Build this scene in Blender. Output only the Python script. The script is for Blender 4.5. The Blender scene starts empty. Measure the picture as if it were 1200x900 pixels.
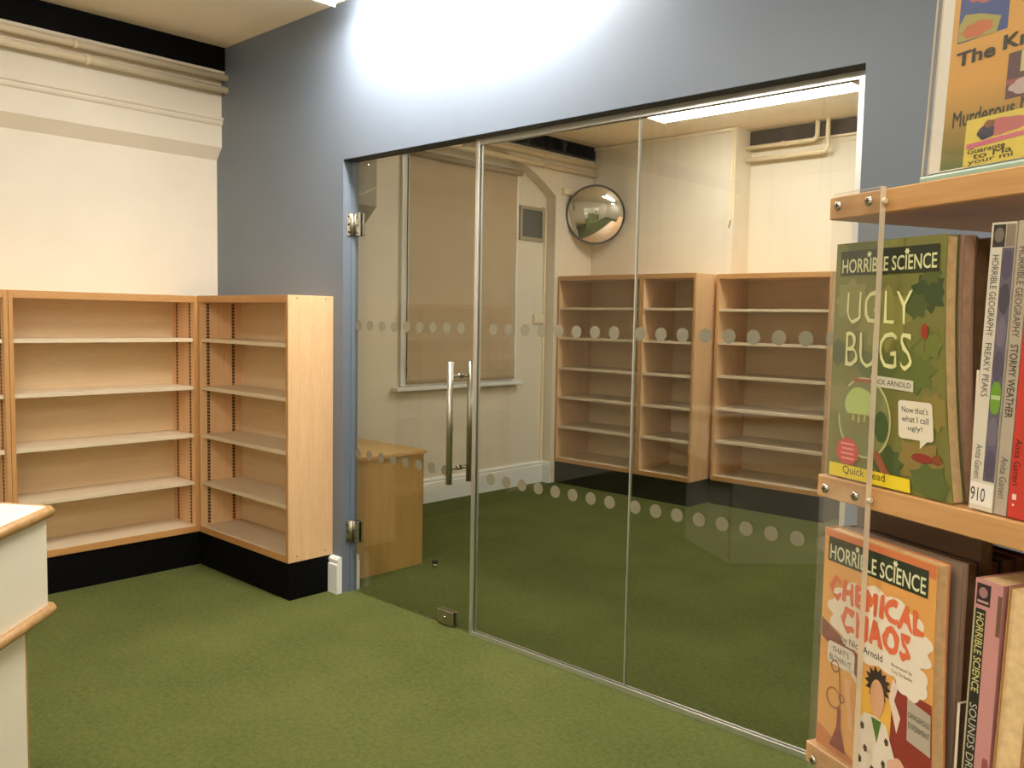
import bpy, bmesh, math, random
from mathutils import Vector, Matrix

random.seed(4)
scene = bpy.context.scene
COL = scene.collection
PI = math.pi

# ------------------------------------------------------------------ camera, world, exposure
F_PX, YAW, PITCH, ROLL, CAM_H = 1021.44, -0.750144, -0.0743147, 0.0182075, 1.55
def cam_axes():
    f = Vector((math.sin(YAW)*math.cos(PITCH), math.cos(YAW)*math.cos(PITCH), math.sin(PITCH)))
    r0 = Vector((math.cos(YAW), -math.sin(YAW), 0.0)); u0 = r0.cross(f)
    r = r0*math.cos(ROLL) + u0*math.sin(ROLL); u = -r0*math.sin(ROLL) + u0*math.cos(ROLL)
    return r, u, f
cd = bpy.data.cameras.new('camera'); cam = bpy.data.objects.new('camera', cd); COL.objects.link(cam)
_r, _u, _f = cam_axes()
m = Matrix((( _r.x, _u.x, -_f.x, 0), (_r.y, _u.y, -_f.y, 0), (_r.z, _u.z, -_f.z, CAM_H), (0, 0, 0, 1)))
cam.matrix_world = m
cd.sensor_fit = 'HORIZONTAL'; cd.sensor_width = 36.0; cd.lens = F_PX/1200*36.0
cd.clip_start = 0.02; cd.clip_end = 60
scene.camera = cam

w = bpy.data.worlds.new('world'); scene.world = w; w.use_nodes = True
w.node_tree.nodes['Background'].inputs[0].default_value = (1.0, 0.93, 0.82, 1)
w.node_tree.nodes['Background'].inputs[1].default_value = 0.02
vs = scene.view_settings
vs.view_transform = 'Standard'; vs.look = 'None'; vs.gamma = 1.0; vs.use_curve_mapping = False
vs.exposure = 0.0
scene.cycles.max_bounces = 10; scene.cycles.transparent_max_bounces = 24
scene.cycles.glossy_bounces = 5; scene.cycles.diffuse_bounces = 5
scene.cycles.sample_clamp_indirect = 6.0
scene.cycles.caustics_reflective = False; scene.cycles.caustics_refractive = False

LAMP_A = 38.5      # emission of the tube diffusers in the near room
LAMP_B = 33.0      # emission of the tube diffuser in the far room
LAMP_COL = (1.0, 0.965, 0.90)

# ------------------------------------------------------------------ materials
def s2l(c):
    return tuple(((v/255)/12.92 if v/255 <= 0.04045 else (((v/255)+0.055)/1.055)**2.4) for v in c)
MATS = {}
def nt(name):
    mt = bpy.data.materials.new(name); mt.use_nodes = True
    t = mt.node_tree; b = t.nodes['Principled BSDF']; MATS[name] = mt
    return mt, t, b
def plain(name, rgb, rough=0.6, metal=0.0, noise=0.0, nscale=30.0, bump=0.0, spec=0.5):
    mt, t, b = nt(name); c = s2l(rgb)
    b.inputs['Roughness'].default_value = rough; b.inputs['Metallic'].default_value = metal
    b.inputs['Specular IOR Level'].default_value = spec
    b.inputs['Base Color'].default_value = (*c, 1)
    if noise or bump:
        tc = t.nodes.new('ShaderNodeTexCoord'); n = t.nodes.new('ShaderNodeTexNoise')
        n.inputs['Scale'].default_value = nscale; n.inputs['Detail'].default_value = 4
        t.links.new(tc.outputs['Object'], n.inputs['Vector'])
        if noise:
            r = t.nodes.new('ShaderNodeValToRGB')
            r.color_ramp.elements[0].color = (*[max(0, v*(1-noise)) for v in c], 1)
            r.color_ramp.elements[1].color = (*[min(1, v*(1+noise)) for v in c], 1)
            r.color_ramp.elements[0].position = 0.3; r.color_ramp.elements[1].position = 0.7
            t.links.new(n.outputs['Fac'], r.inputs['Fac']); t.links.new(r.outputs['Color'], b.inputs['Base Color'])
        if bump:
            bp = t.nodes.new('ShaderNodeBump'); bp.inputs['Strength'].default_value = bump; bp.inputs['Distance'].default_value = 0.004
            t.links.new(n.outputs['Fac'], bp.inputs['Height']); t.links.new(bp.outputs['Normal'], b.inputs['Normal'])
    return mt
def wood(name, c1, c2, axis, rough=0.42):
    mt, t, b = nt(name)
    tc = t.nodes.new('ShaderNodeTexCoord'); mp = t.nodes.new('ShaderNodeMapping')
    sc = [22, 22, 22]; sc['xyz'.index(axis)] = 1.6
    mp.inputs['Scale'].default_value = sc
    n = t.nodes.new('ShaderNodeTexNoise'); n.inputs['Scale'].default_value = 1.0; n.inputs['Detail'].default_value = 5
    n.inputs['Distortion'].default_value = 0.6
    n2 = t.nodes.new('ShaderNodeTexNoise'); n2.inputs['Scale'].default_value = 9.0; n2.inputs['Detail'].default_value = 3
    ad = t.nodes.new('ShaderNodeMath'); ad.operation = 'ADD'
    ml = t.nodes.new('ShaderNodeMath'); ml.operation = 'MULTIPLY'; ml.inputs[1].default_value = 0.5
    r = t.nodes.new('ShaderNodeValToRGB')
    r.color_ramp.elements[0].color = (*s2l(c1), 1); r.color_ramp.elements[1].color = (*s2l(c2), 1)
    r.color_ramp.elements[0].position = 0.36; r.color_ramp.elements[1].position = 0.66
    t.links.new(tc.outputs['Object'], mp.inputs['Vector']); t.links.new(mp.outputs['Vector'], n.inputs['Vector'])
    t.links.new(mp.outputs['Vector'], n2.inputs['Vector'])
    t.links.new(n.outputs['Fac'], ad.inputs[0]); t.links.new(n2.outputs['Fac'], ad.inputs[1])
    t.links.new(ad.outputs[0], ml.inputs[0]); t.links.new(ml.outputs[0], r.inputs['Fac'])
    t.links.new(r.outputs['Color'], b.inputs['Base Color'])
    b.inputs['Roughness'].default_value = rough
    return mt
def carpet(name):
    mt, t, b = nt(name)
    tc = t.nodes.new('ShaderNodeTexCoord')
    n1 = t.nodes.new('ShaderNodeTexNoise'); n1.inputs['Scale'].default_value = 190; n1.inputs['Detail'].default_value = 3
    n2 = t.nodes.new('ShaderNodeTexNoise'); n2.inputs['Scale'].default_value = 2.2; n2.inputs['Detail'].default_value = 5
    n3 = t.nodes.new('ShaderNodeTexNoise'); n3.inputs['Scale'].default_value = 48; n3.inputs['Detail'].default_value = 3
    for n in (n1, n2, n3): t.links.new(tc.outputs['Object'], n.inputs['Vector'])
    r = t.nodes.new('ShaderNodeValToRGB')
    r.color_ramp.elements[0].color = (*s2l((57, 64, 26)), 1); r.color_ramp.elements[1].color = (*s2l((109, 113, 63)), 1)
    r.color_ramp.elements[0].position = 0.26; r.color_ramp.elements[1].position = 0.74
    a = t.nodes.new('ShaderNodeMath'); a.operation = 'MULTIPLY_ADD'; a.inputs[1].default_value = 0.45
    m2 = t.nodes.new('ShaderNodeMath'); m2.operation = 'MULTIPLY'; m2.inputs[1].default_value = 0.25
    m3 = t.nodes.new('ShaderNodeMath'); m3.operation = 'MULTIPLY_ADD'; m3.inputs[1].default_value = 0.30
    t.links.new(n2.outputs['Fac'], m2.inputs[0])
    t.links.new(n3.outputs['Fac'], m3.inputs[0]); t.links.new(m2.outputs[0], m3.inputs[2])
    t.links.new(n1.outputs['Fac'], a.inputs[0]); t.links.new(m3.outputs[0], a.inputs[2])
    t.links.new(a.outputs[0], r.inputs['Fac']); t.links.new(r.outputs['Color'], b.inputs['Base Color'])
    bp = t.nodes.new('ShaderNodeBump'); bp.inputs['Strength'].default_value = 0.5; bp.inputs['Distance'].default_value = 0.004
    t.links.new(n1.outputs['Fac'], bp.inputs['Height']); t.links.new(bp.outputs['Normal'], b.inputs['Normal'])
    b.inputs['Roughness'].default_value = 0.95; b.inputs['Specular IOR Level'].default_value = 0.1
    return mt
def glass(name, tint, refl=1.0, haze=0.0, streak=0.0, hazecol=(0.8, 0.8, 0.75), rough=0.0):
    """clear sheet: tinted transmission plus Schlick surface reflection, optional film of dirt"""
    mt = bpy.data.materials.new(name); mt.use_nodes = True; t = mt.node_tree; t.nodes.clear(); MATS[name] = mt
    N = t.nodes.new; Lk = t.links.new
    out = N('ShaderNodeOutputMaterial'); tr = N('ShaderNodeBsdfTransparent'); gl = N('ShaderNodeBsdfGlossy'); mx = N('ShaderNodeMixShader')
    tr.inputs['Color'].default_value = (*tint, 1); gl.inputs['Roughness'].default_value = rough
    geo = N('ShaderNodeNewGeometry'); dt = N('ShaderNodeVectorMath'); dt.operation = 'DOT_PRODUCT'
    Lk(geo.outputs['Incoming'], dt.inputs[0]); Lk(geo.outputs['Normal'], dt.inputs[1])
    ab = N('ShaderNodeMath'); ab.operation = 'ABSOLUTE'; Lk(dt.outputs['Value'], ab.inputs[0])
    om = N('ShaderNodeMath'); om.operation = 'SUBTRACT'; om.inputs[0].default_value = 1.0; Lk(ab.outputs[0], om.inputs[1])
    pw = N('ShaderNodeMath'); pw.operation = 'POWER'; pw.inputs[1].default_value = 5.0; Lk(om.outputs[0], pw.inputs[0])
    fr = N('ShaderNodeMath'); fr.operation = 'MULTIPLY_ADD'; fr.inputs[1].default_value = 0.96*refl; fr.inputs[2].default_value = 0.04*refl
    Lk(pw.outputs[0], fr.inputs[0])
    Lk(fr.outputs[0], mx.inputs[0]); Lk(tr.outputs[0], mx.inputs[1]); Lk(gl.outputs[0], mx.inputs[2])
    last = mx
    if haze or streak:
        df = N('ShaderNodeBsdfDiffuse'); df.inputs['Color'].default_value = (*hazecol, 1)
        tl = N('ShaderNodeBsdfTranslucent'); tl.inputs['Color'].default_value = (*hazecol, 1)
        md = N('ShaderNodeMixShader'); md.inputs[0].default_value = 0.5; Lk(df.outputs[0], md.inputs[1]); Lk(tl.outputs[0], md.inputs[2])
        m2 = N('ShaderNodeMixShader'); Lk(mx.outputs[0], m2.inputs[1]); Lk(md.outputs[0], m2.inputs[2])
        if streak:
            tc = N('ShaderNodeTexCoord'); mp = N('ShaderNodeMapping'); mp.inputs['Scale'].default_value = (38, 1, 1.1)
            no = N('ShaderNodeTexNoise'); no.inputs['Scale'].default_value = 1.0; no.inputs['Detail'].default_value = 4
            Lk(tc.outputs['Object'], mp.inputs['Vector']); Lk(mp.outputs['Vector'], no.inputs['Vector'])
            rp = N('ShaderNodeValToRGB'); rp.color_ramp.elements[0].position = 0.52; rp.color_ramp.elements[1].position = 0.78
            rp.color_ramp.elements[0].color = (haze, haze, haze, 1); v = haze+streak; rp.color_ramp.elements[1].color = (v, v, v, 1)
            Lk(no.outputs['Fac'], rp.inputs['Fac']); 
            # drips start at the head of the pane and thin out downwards
            sx = N('ShaderNodeSeparateXYZ'); Lk(tc.outputs['Object'], sx.inputs[0])
            mr = N('ShaderNodeMapRange'); mr.inputs['From Min'].default_value = 1.2; mr.inputs['From Max'].default_value = 2.3
            mr.inputs['To Min'].default_value = 0.15; mr.inputs['To Max'].default_value = 1.0; Lk(sx.outputs['Z'], mr.inputs['Value'])
            mu = N('ShaderNodeMath'); mu.operation = 'MULTIPLY'; Lk(rp.outputs['Color'], mu.inputs[0]); Lk(mr.outputs[0], mu.inputs[1])
            Lk(mu.outputs[0], m2.inputs[0])
        else:
            m2.inputs[0].default_value = haze
        last = m2
    Lk(last.outputs[0], out.inputs['Surface'])
    return mt
def emit(name, col, strength):
    mt, t, b = nt(name)
    b.inputs['Base Color'].default_value = (0.9, 0.9, 0.88, 1); b.inputs['Roughness'].default_value = 0.4
    b.inputs['Emission Color'].default_value = (*col, 1); b.inputs['Emission Strength'].default_value = strength
    return mt

plain('cream_paint', (229, 218, 198), 0.55, noise=0.03, nscale=3.0, bump=0.05)
plain('cream_pipe', (236, 218, 184), 0.4)
plain('ceiling_paint', (246, 232, 208), 0.7, noise=0.03, nscale=2.0)
plain('slate_paint', (106, 115, 128), 0.38, noise=0.02, nscale=4.0)
plain('black_beam', (7, 5, 5), 0.7, spec=0.1)
plain('brown_board', (58, 46, 38), 0.6, noise=0.25, nscale=14)
plain('black_plinth', (5, 5, 6), 0.7, spec=0.1)
plain('white_gloss', (236, 236, 232), 0.3)
plain('steel', (205, 200, 190), 0.22, metal=1.0)
plain('brushed_steel', (176, 170, 158), 0.34, metal=1.0)
plain('aluminium', (225, 225, 222), 0.3, metal=0.85)
plain('dark_gasket', (22, 22, 22), 0.6)
plain('black_rubber', (16, 16, 16), 0.5)
plain('blind_fabric', (188, 166, 134), 0.85, noise=0.03, nscale=3)
plain('blind_roller', (160, 140, 112), 0.6)
plain('vent_grey', (66, 68, 66), 0.6)
plain('vent_frame', (160, 148, 124), 0.5)
plain('casing_beige', (150, 136, 104), 0.5)
plain('mirror', (238, 238, 236), 0.02, metal=1.0)
plain('mirror_rim', (52, 50, 42), 0.45)
plain('shelf_board', (216, 196, 166), 0.36, noise=0.02, nscale=8)
plain('shelf_edge', (214, 194, 164), 0.45)
plain('cream_laminate', (248, 237, 214), 0.32)
plain('pages', (222, 190, 140), 0.85, noise=0.12, nscale=140)
plain('pages_pale', (205, 176, 148), 0.85, noise=0.12, nscale=140)
plain('print_black', (26, 26, 22), 0.45)
plain('print_white', (236, 230, 218), 0.5)
plain('screw_hole', (70, 48, 30), 0.8)
plain('lamp_body', (235, 235, 230), 0.45)
plain('frosted_film', (126, 118, 96), 0.75)
carpet('green_carpet')
BE1, BE2 = (222, 178, 130), (236, 196, 150)
for ax in 'xyz':
    wood('beech_'+ax, BE1, BE2, ax)
    wood('beech_edge_'+ax, (186, 134, 78), (200, 150, 94), ax)
wood('beech_back_x', (222, 194, 152), (232, 206, 166), 'x', 0.5)
wood('oak_trim', (160, 118, 66), (196, 154, 98), 'x')
wood('desk_wood', (166, 128, 72), (182, 144, 84), 'z')
wood('desk_top', (190, 152, 92), (204, 168, 108), 'y')
wood('spinner_wood', (188, 138, 84), (208, 160, 104), 'x', 0.4)
glass('door_glass', (0.938, 0.956, 0.935), 1.0)
glass('screen_glass', (0.938, 0.956, 0.935), 1.0, haze=0.002, streak=0.05)
glass('acrylic', (0.985, 0.985, 0.98), 0.9, haze=0.035, hazecol=(0.9, 0.88, 0.82), rough=0.03)
glass('window_glass', (0.2, 0.22, 0.24), 1.0)
plain('acrylic_edge', (228, 214, 190), 0.25)
plain('acrylic_green_edge', (150, 178, 160), 0.25)
emit('tube_near', LAMP_COL, LAMP_A)
emit('tube_far', LAMP_COL, LAMP_B)
emit('tube_wall', LAMP_COL, LAMP_A*2.45)
def slot_strip():
    mt, t, b = nt('slotted_strip')
    tc = t.nodes.new('ShaderNodeTexCoord'); sx = t.nodes.new('ShaderNodeSeparateXYZ'); t.links.new(tc.outputs['Object'], sx.inputs[0])
    a = t.nodes.new('ShaderNodeMath'); a.operation = 'MULTIPLY'; a.inputs[1].default_value = 1/0.02; t.links.new(sx.outputs['Z'], a.inputs[0])
    f = t.nodes.new('ShaderNodeMath'); f.operation = 'FRACT'; t.links.new(a.outputs[0], f.inputs[0])
    g = t.nodes.new('ShaderNodeMath'); g.operation = 'GREATER_THAN'; g.inputs[1].default_value = 0.5; t.links.new(f.outputs[0], g.inputs[0])
    mx = t.nodes.new('ShaderNodeMix'); mx.data_type = 'RGBA'
    mx.inputs['A'].default_value = (*s2l((48, 34, 20)), 1); mx.inputs['B'].default_value = (*s2l((176, 132, 86)), 1)
    t.links.new(g.outputs[0], mx.inputs['Factor']); t.links.new(mx.outputs['Result'], b.inputs['Base Color'])
    b.inputs['Roughness'].default_value = 0.5
slot_strip()
_flat = {}
def ink(rgb, rough=0.45):
    k = (rgb, rough)
    if k not in _flat:
        plain('ink_%d_%d_%d' % rgb, rgb, rough); _flat[k] = 'ink_%d_%d_%d' % rgb
    return _flat[k]

# ------------------------------------------------------------------ geometry helpers
def bx(bm, x0, x1, y0, y1, z0, z1, mi=0):
    v = [bm.verts.new(p) for p in ((x0,y0,z0),(x1,y0,z0),(x1,y1,z0),(x0,y1,z0),(x0,y0,z1),(x1,y0,z1),(x1,y1,z1),(x0,y1,z1))]
    fs = []
    for q in ((3,2,1,0),(4,5,6,7),(0,1,5,4),(1,2,6,5),(2,3,7,6),(3,0,4,7)):
        f = bm.faces.new([v[i] for i in q]); f.material_index = mi; fs.append(f)
    return fs
def tube(bm, p0, p1, r, n=14, r1=None):
    p0 = Vector(p0); p1 = Vector(p1); d = (p1-p0).normalized()
    a = d.orthogonal().normalized(); b = d.cross(a); r1 = r if r1 is None else r1
    A = [bm.verts.new(p0+(a*math.cos(2*PI*i/n)+b*math.sin(2*PI*i/n))*r) for i in range(n)]
    B = [bm.verts.new(p1+(a*math.cos(2*PI*i/n)+b*math.sin(2*PI*i/n))*r1) for i in range(n)]
    for i in range(n):
        f = bm.faces.new((A[i], A[(i+1)%n], B[(i+1)%n], B[i])); f.smooth = True
    bm.faces.new(A[::-1]); bm.faces.new(B)
def path_tube(bm, pts, r, n=14):
    pts = [Vector(p) for p in pts]; rings = []
    ref = None
    for i, p in enumerate(pts):
        d = ((pts[i+1]-p).normalized() if i+1 < len(pts) else Vector()) + ((p-pts[i-1]).normalized() if i else Vector())
        d.normalize()
        a = (d.orthogonal() if ref is None else (ref - d*ref.dot(d))).normalized(); ref = a; b = d.cross(a)
        rings.append([bm.verts.new(p+(a*math.cos(2*PI*k/n)+b*math.sin(2*PI*k/n))*r) for k in range(n)])
    for i in range(len(rings)-1):
        for k in range(n):
            f = bm.faces.new((rings[i][k], rings[i][(k+1)%n], rings[i+1][(k+1)%n], rings[i+1][k])); f.smooth = True
    bm.faces.new(rings[0][::-1]); bm.faces.new(rings[-1])
def bend(p0, c, p1, r, n=6):
    """round the corner at c between p0 and p1 with radius r"""
    c = Vector(c); a = (Vector(p0)-c).normalized(); b = (Vector(p1)-c).normalized(); out = []
    for i in range(n+1):
        t = i/n; out.append(c + a*r*(1-t)**2 + b*r*t**2)
    return [Vector(p0)] + out + [Vector(p1)]
def lathe(bm, prof, n=24, axis='z', c=(0,0,0)):
    rings = []
    for r, h in prof:
        ring = []
        for k in range(n):
            a = 2*PI*k/n
            p = (r*math.cos(a), r*math.sin(a), h) if axis == 'z' else ((r*math.cos(a), h, r*math.sin(a)) if axis == 'y' else (h, r*math.cos(a), r*math.sin(a)))
            ring.append(bm.verts.new((p[0]+c[0], p[1]+c[1], p[2]+c[2])))
        rings.append(ring)
    for i in range(len(rings)-1):
        for k in range(n):
            f = bm.faces.new((rings[i][k], rings[i][(k+1)%n], rings[i+1][(k+1)%n], rings[i+1][k])); f.smooth = True
    bm.faces.new(rings[0][::-1]); bm.faces.new(rings[-1])
def extr(bm, prof, lo, hi, axis):
    """closed profile extruded: axis 'y' takes (x,z) points, 'x' takes (y,z), 'z' takes (x,y)"""
    def P(q, t):
        return {'y': (q[0], t, q[1]), 'x': (t, q[0], q[1]), 'z': (q[0], q[1], t)}[axis]
    A = [bm.verts.new(P(q, lo)) for q in prof]; B = [bm.verts.new(P(q, hi)) for q in prof]; n = len(prof)
    for i in range(n): bm.faces.new((A[i], A[(i+1)%n], B[(i+1)%n], B[i]))
    bm.faces.new(A[::-1]); bm.faces.new(B)
def bev(bm, w, seg=2):
    bmesh.ops.bevel(bm, geom=list(bm.edges), offset=w, segments=seg, affect='EDGES', profile=0.6)
def obj(name, bm, mat, parent=None, loc=(0,0,0), rot=(0,0,0), recalc=True):
    if recalc: bmesh.ops.recalc_face_normals(bm, faces=bm.faces)
    me = bpy.data.meshes.new(name); bm.to_mesh(me); bm.free()
    for mm in (mat if isinstance(mat, (list, tuple)) else [mat]): me.materials.append(MATS[mm])
    o = bpy.data.objects.new(name, me); COL.objects.link(o)
    o.parent = parent; o.location = loc; o.rotation_euler = rot
    return o
def boxo(name, x0, x1, y0, y1, z0, z1, mat, parent=None, bevel=0.0, seg=2):
    bm = bmesh.new(); bx(bm, x0, x1, y0, y1, z0, z1)
    if bevel: bev(bm, bevel, seg)
    return obj(name, bm, mat, parent)
def tag(o, label, cat, group=None, kind=None):
    o['label'] = label; o['category'] = cat
    if group: o['group'] = group
    if kind: o['kind'] = kind
    return o
def struct(o, label, cat): return tag(o, label, cat, kind='structure')
def thing(name, label, cat, loc=(0,0,0), rotz=0.0, group=None, kind=None):
    o = bpy.data.objects.new(name, None); COL.objects.link(o); o.empty_display_size = 0.05
    o.location = loc; o.rotation_euler = (0, 0, rotz)
    return tag(o, label, cat, group, kind)
def inst(name, me, parent, loc=(0,0,0), rot=(0,0,0)):
    o = bpy.data.objects.new(name, me); COL.objects.link(o); o.parent = parent; o.location = loc; o.rotation_euler = rot
    return o

# ------------------------------------------------------------------ the setting
YW0, YW1 = 2.865, 2.962            # faces of the slate partition
XO0, XO1, ZO = -3.945, -1.140, 2.393   # opening in it
XL = -5.31                         # cream wall, near room
ZC = 3.222
XB, XBR = -5.33, -5.44             # far room: wall face and window recess
YB, YR = 6.83, 7.11                # far room: chimney breast and alcove faces
XE = 1.6                           # walls at the far right, out of frame
YN = -3.6                          # wall behind the viewpoint

bm = bmesh.new(); bx(bm, -5.6, XE+0.1, YN-0.1, 7.3, -0.1, 0)
struct(obj('floor', bm, 'green_carpet'), 'mottled olive green carpet running through both rooms', 'floor')
bm = bmesh.new(); bx(bm, -5.6, XE+0.1, YN-0.1, 7.3, ZC, ZC+0.1)
struct(obj('ceiling', bm, 'ceiling_paint'), 'plain beige painted ceiling over both rooms', 'ceiling')

# near room, left wall with its stepped upper part
prof = [(-5.55, 0), (XL, 0), (XL, 2.535), (XL+0.065, 2.61), (XL+0.065, 2.742), (XL+0.075, 2.750), (XL+0.080, 2.762), (XL+0.080, 2.772),
        (XL+0.090, 2.780), (XL+0.090, 2.792), (XL+0.065, 2.800), (XL+0.065, 3.050), (XL+0.105, 3.055), (XL+0.105, 3.078), (XL+0.05, 3.078), (XL+0.05, ZC), (-5.55, ZC)]
bm = bmesh.new(); extr(bm, prof, YN, YW0, 'y')
struct(obj('wall_left', bm, 'cream_paint'), 'cream wall with projecting upper band behind the near empty bookcases', 'wall')
bm = bmesh.new(); bx(bm, XL+0.05, XL+0.112, YN, YW0, 3.079, ZC)
struct(obj('trim_1', bm, 'black_beam'), 'black beam along the ceiling above the near cream wall', 'beam')

# slate partition with the glazed opening; its far side is cream
bm = bmesh.new()
def part_wall(x0, x1, z0, z1):
    fs = bx(bm, x0, x1, YW0, YW1, z0, z1)
    fs[4].material_index = 1
part_wall(-5.55, XO0, 0, ZC); part_wall(XO1, XE, 0, ZC); part_wall(XO0, XO1, ZO, ZC)
wp = struct(obj('wall_partition', bm, ['slate_paint', 'cream_paint'], recalc=False), 'slate blue partition wall around the glazed opening', 'wall')
bm = bmesh.new(); bx(bm, XO0, XO0+0.006, YW0+0.054, YW1, 0, ZO); obj('jamb_lining', bm, 'slate_paint', wp)
bm = bmesh.new(); bx(bm, XO0+0.002, XO1-0.002, YW0+0.002, YW1-0.002, ZO-0.003, ZO); obj('head_lining', bm, 'dark_gasket', wp)

# skirting beside the opening (near and far side)
def skirt_prof(t, h): return [(0,0),(t,0),(t,h*0.80),(t*0.72,h*0.83),(t*0.86,h*0.87),(t*0.86,h*0.93),(t*0.6,h*0.985),(t*0.3,h),(0,h)]
bm = bmesh.new(); extr(bm, [(YW0-a, b) for a, b in skirt_prof(0.034, 0.205)], -4.035, XO0, 'x')
struct(obj('baseboard_partition', bm, 'white_gloss'), 'short white skirting block between corner bookcase and door jamb', 'skirting')
bm = bmesh.new(); extr(bm, [(YW1+a, b) for a, b in skirt_prof(0.026, 0.205)], -4.06, XO0, 'x')
struct(obj('baseboard_partition_inner', bm, 'white_gloss'), 'white skirting end behind the glass door hinge side', 'skirting')

# remaining near-room walls (behind and beside the viewpoint)
struct(boxo('wall_rear', -5.55, XE+0.1, YN-0.1, YN, 0, ZC, 'cream_paint'), 'cream wall at the rear of the near room', 'wall')
struct(boxo('wall_right', XE, XE+0.1, YN, 7.3, 0, ZC, 'cream_paint'), 'cream wall closing the right side of both rooms', 'wall')

# far room, window wall with a shallow arched recess
YA, RA, ZAc, HA = 5.19, 1.860, 1.186, 1.085      # arch centre, radius, centre height, half width
def arch_z(y): return ZAc + math.sqrt(max(0, RA*RA-(y-YA)**2))
bm = bmesh.new()
def quad(*p):
    bm.faces.new([bm.verts.new(q) for q in p])
y0, y1 = YA-HA, YA+HA
quad((XB,YW1,0),(XB,y0,0),(XB,y0,ZC),(XB,YW1,ZC)); quad((XB,y1,0),(XB,YB,0),(XB,YB,ZC),(XB,y1,ZC))
NA = 28
for i in range(NA):
    a = y0+(y1-y0)*i/NA; b = y0+(y1-y0)*(i+1)/NA; za, zb = arch_z(a), arch_z(b)
    quad((XB,a,za),(XB,b,zb),(XB,b,ZC),(XB,a,ZC))
    quad((XB,a,za),(XB,b,zb),(XBR,b,zb),(XBR,a,za))
    quad((XBR,a,0),(XBR,b,0),(XBR,b,zb),(XBR,a,za))
quad((XB,y0,0),(XBR,y0,0),(XBR,y0,arch_z(y0)),(XB,y0,arch_z(y0))); quad((XB,y1,0),(XBR,y1,0),(XBR,y1,arch_z(y1)),(XB,y1,arch_z(y1)))
quad((-5.55,YW1,0),(-5.55,YB,0),(-5.55,YB,ZC),(-5.55,YW1,ZC))
struct(obj('wall_left_inner', bm, 'cream_paint', recalc=False), 'cream window wall with shallow arched recess beyond the glass', 'wall')
bm = bmesh.new(); bx(bm, XB, XB+0.02, YW1, YB, 3.092, ZC)
struct(obj('trim_2', bm, 'black_beam'), 'black beam along the ceiling beyond the glass above the arch', 'beam')
# back of the far room: chimney breast, then alcove
bm = bmesh.new(); extr(bm, [(-5.55,YB),(-3.80,YB),(-3.80,YR),(XE,YR),(XE,7.3),(-5.55,7.3)], 0, ZC, 'z')
struct(obj('wall_back', bm, 'cream_paint'), 'cream back wall with projecting breast and alcove beyond the glass', 'wall')
bm = bmesh.new(); bx(bm, -3.80, XE, YR-0.03, YR, 3.098, ZC-0.004)
struct(obj('trim_3', bm, 'brown_board'), 'dark brown board at ceiling height in the alcove', 'board')
bm = bmesh.new(); bx(bm, -3.80, XE, YR-0.035, YR, 3.082, 3.098); bx(bm, -3.80, XE, YR-0.012, YR, 3.045, 3.052)
struct(obj('trim_4', bm, 'cream_pipe'), 'thin cream ledge under the dark board in the alcove', 'ledge')
# skirting along the recess
bm = bmesh.new(); extr(bm, [(XBR+a, b) for a, b in skirt_prof(0.024, 0.205)], y0, y1, 'y')
extr(bm, [(y1-a, b) for a, b in skirt_prof(0.02, 0.205)], XBR, XB+0.002, 'x')
struct(obj('baseboard_left_inner', bm, 'white_gloss'), 'white moulded skirting under the window beyond the glass', 'skirting')

# ------------------------------------------------------------------ glazing in the opening
YG = 2.940
XD1, XP1, XP2 = -2.990, -2.066, XO1
me_dot = None
def dot_mesh():
    b = bmesh.new(); n = 20
    A = [b.verts.new((0.0275*math.cos(2*PI*k/n), -0.0008, 0.0275*math.sin(2*PI*k/n))) for k in range(n)]
    B = [b.verts.new((0.0275*math.cos(2*PI*k/n), 0.0, 0.0275*math.sin(2*PI*k/n))) for k in range(n)]
    b.faces.new(A); b.faces.new(B[::-1])
    for k in range(n): b.faces.new((A[k], B[k], B[(k+1)%n], A[(k+1)%n]))
    bmesh.ops.recalc_face_normals(b, faces=b.faces)
    me = bpy.data.meshes.new('frosted_dot'); b.to_mesh(me); b.free(); me.materials.append(MATS['frosted_film']); return me
me_dot = dot_mesh()
def dots(parent, xs):
    for x in xs:
        for z in (1.500, 0.788):
            if z < 1 and abs(x+3.083) < 0.01: continue      # hidden behind the lower handle mount
            inst('frosted_dot', me_dot, parent, (x, YG-0.0004, z))
door = thing('door_1', 'frameless glass door with long steel bar handles', 'door', kind='structure')
boxo('glass_leaf', XO0+0.014, XD1-0.002, YG, YG+0.010, 0.008, ZO-0.014, 'door_glass', door)
bm = bmesh.new(); bx(bm, XD1-0.008, XD1-0.0005, YG-0.0012, YG+0.011, 0.008, ZO-0.014); obj('edge_seal', bm, 'dark_gasket', door)
dots(door, [-3.083-0.1025*k for k in range(9)])
for yb, sgn in ((YG-0.062, -1), (YG+0.075, 1)):
    bm = bmesh.new(); tube(bm, (-3.092, yb, 0.738), (-3.092, yb, 1.338), 0.0155, 20)
    hb = obj('handle_bar', bm, 'brushed_steel', door)
    for z in (0.815, 1.268):
        bm = bmesh.new(); ya = YG if sgn < 0 else YG+0.010
        tube(bm, (-3.092, ya, z), (-3.092, yb, z), 0.0085, 14); tube(bm, (-3.092, ya, z), (-3.092, ya+sgn*0.010, z), 0.0125, 14)
        obj('mount', bm, 'steel', hb)
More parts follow.
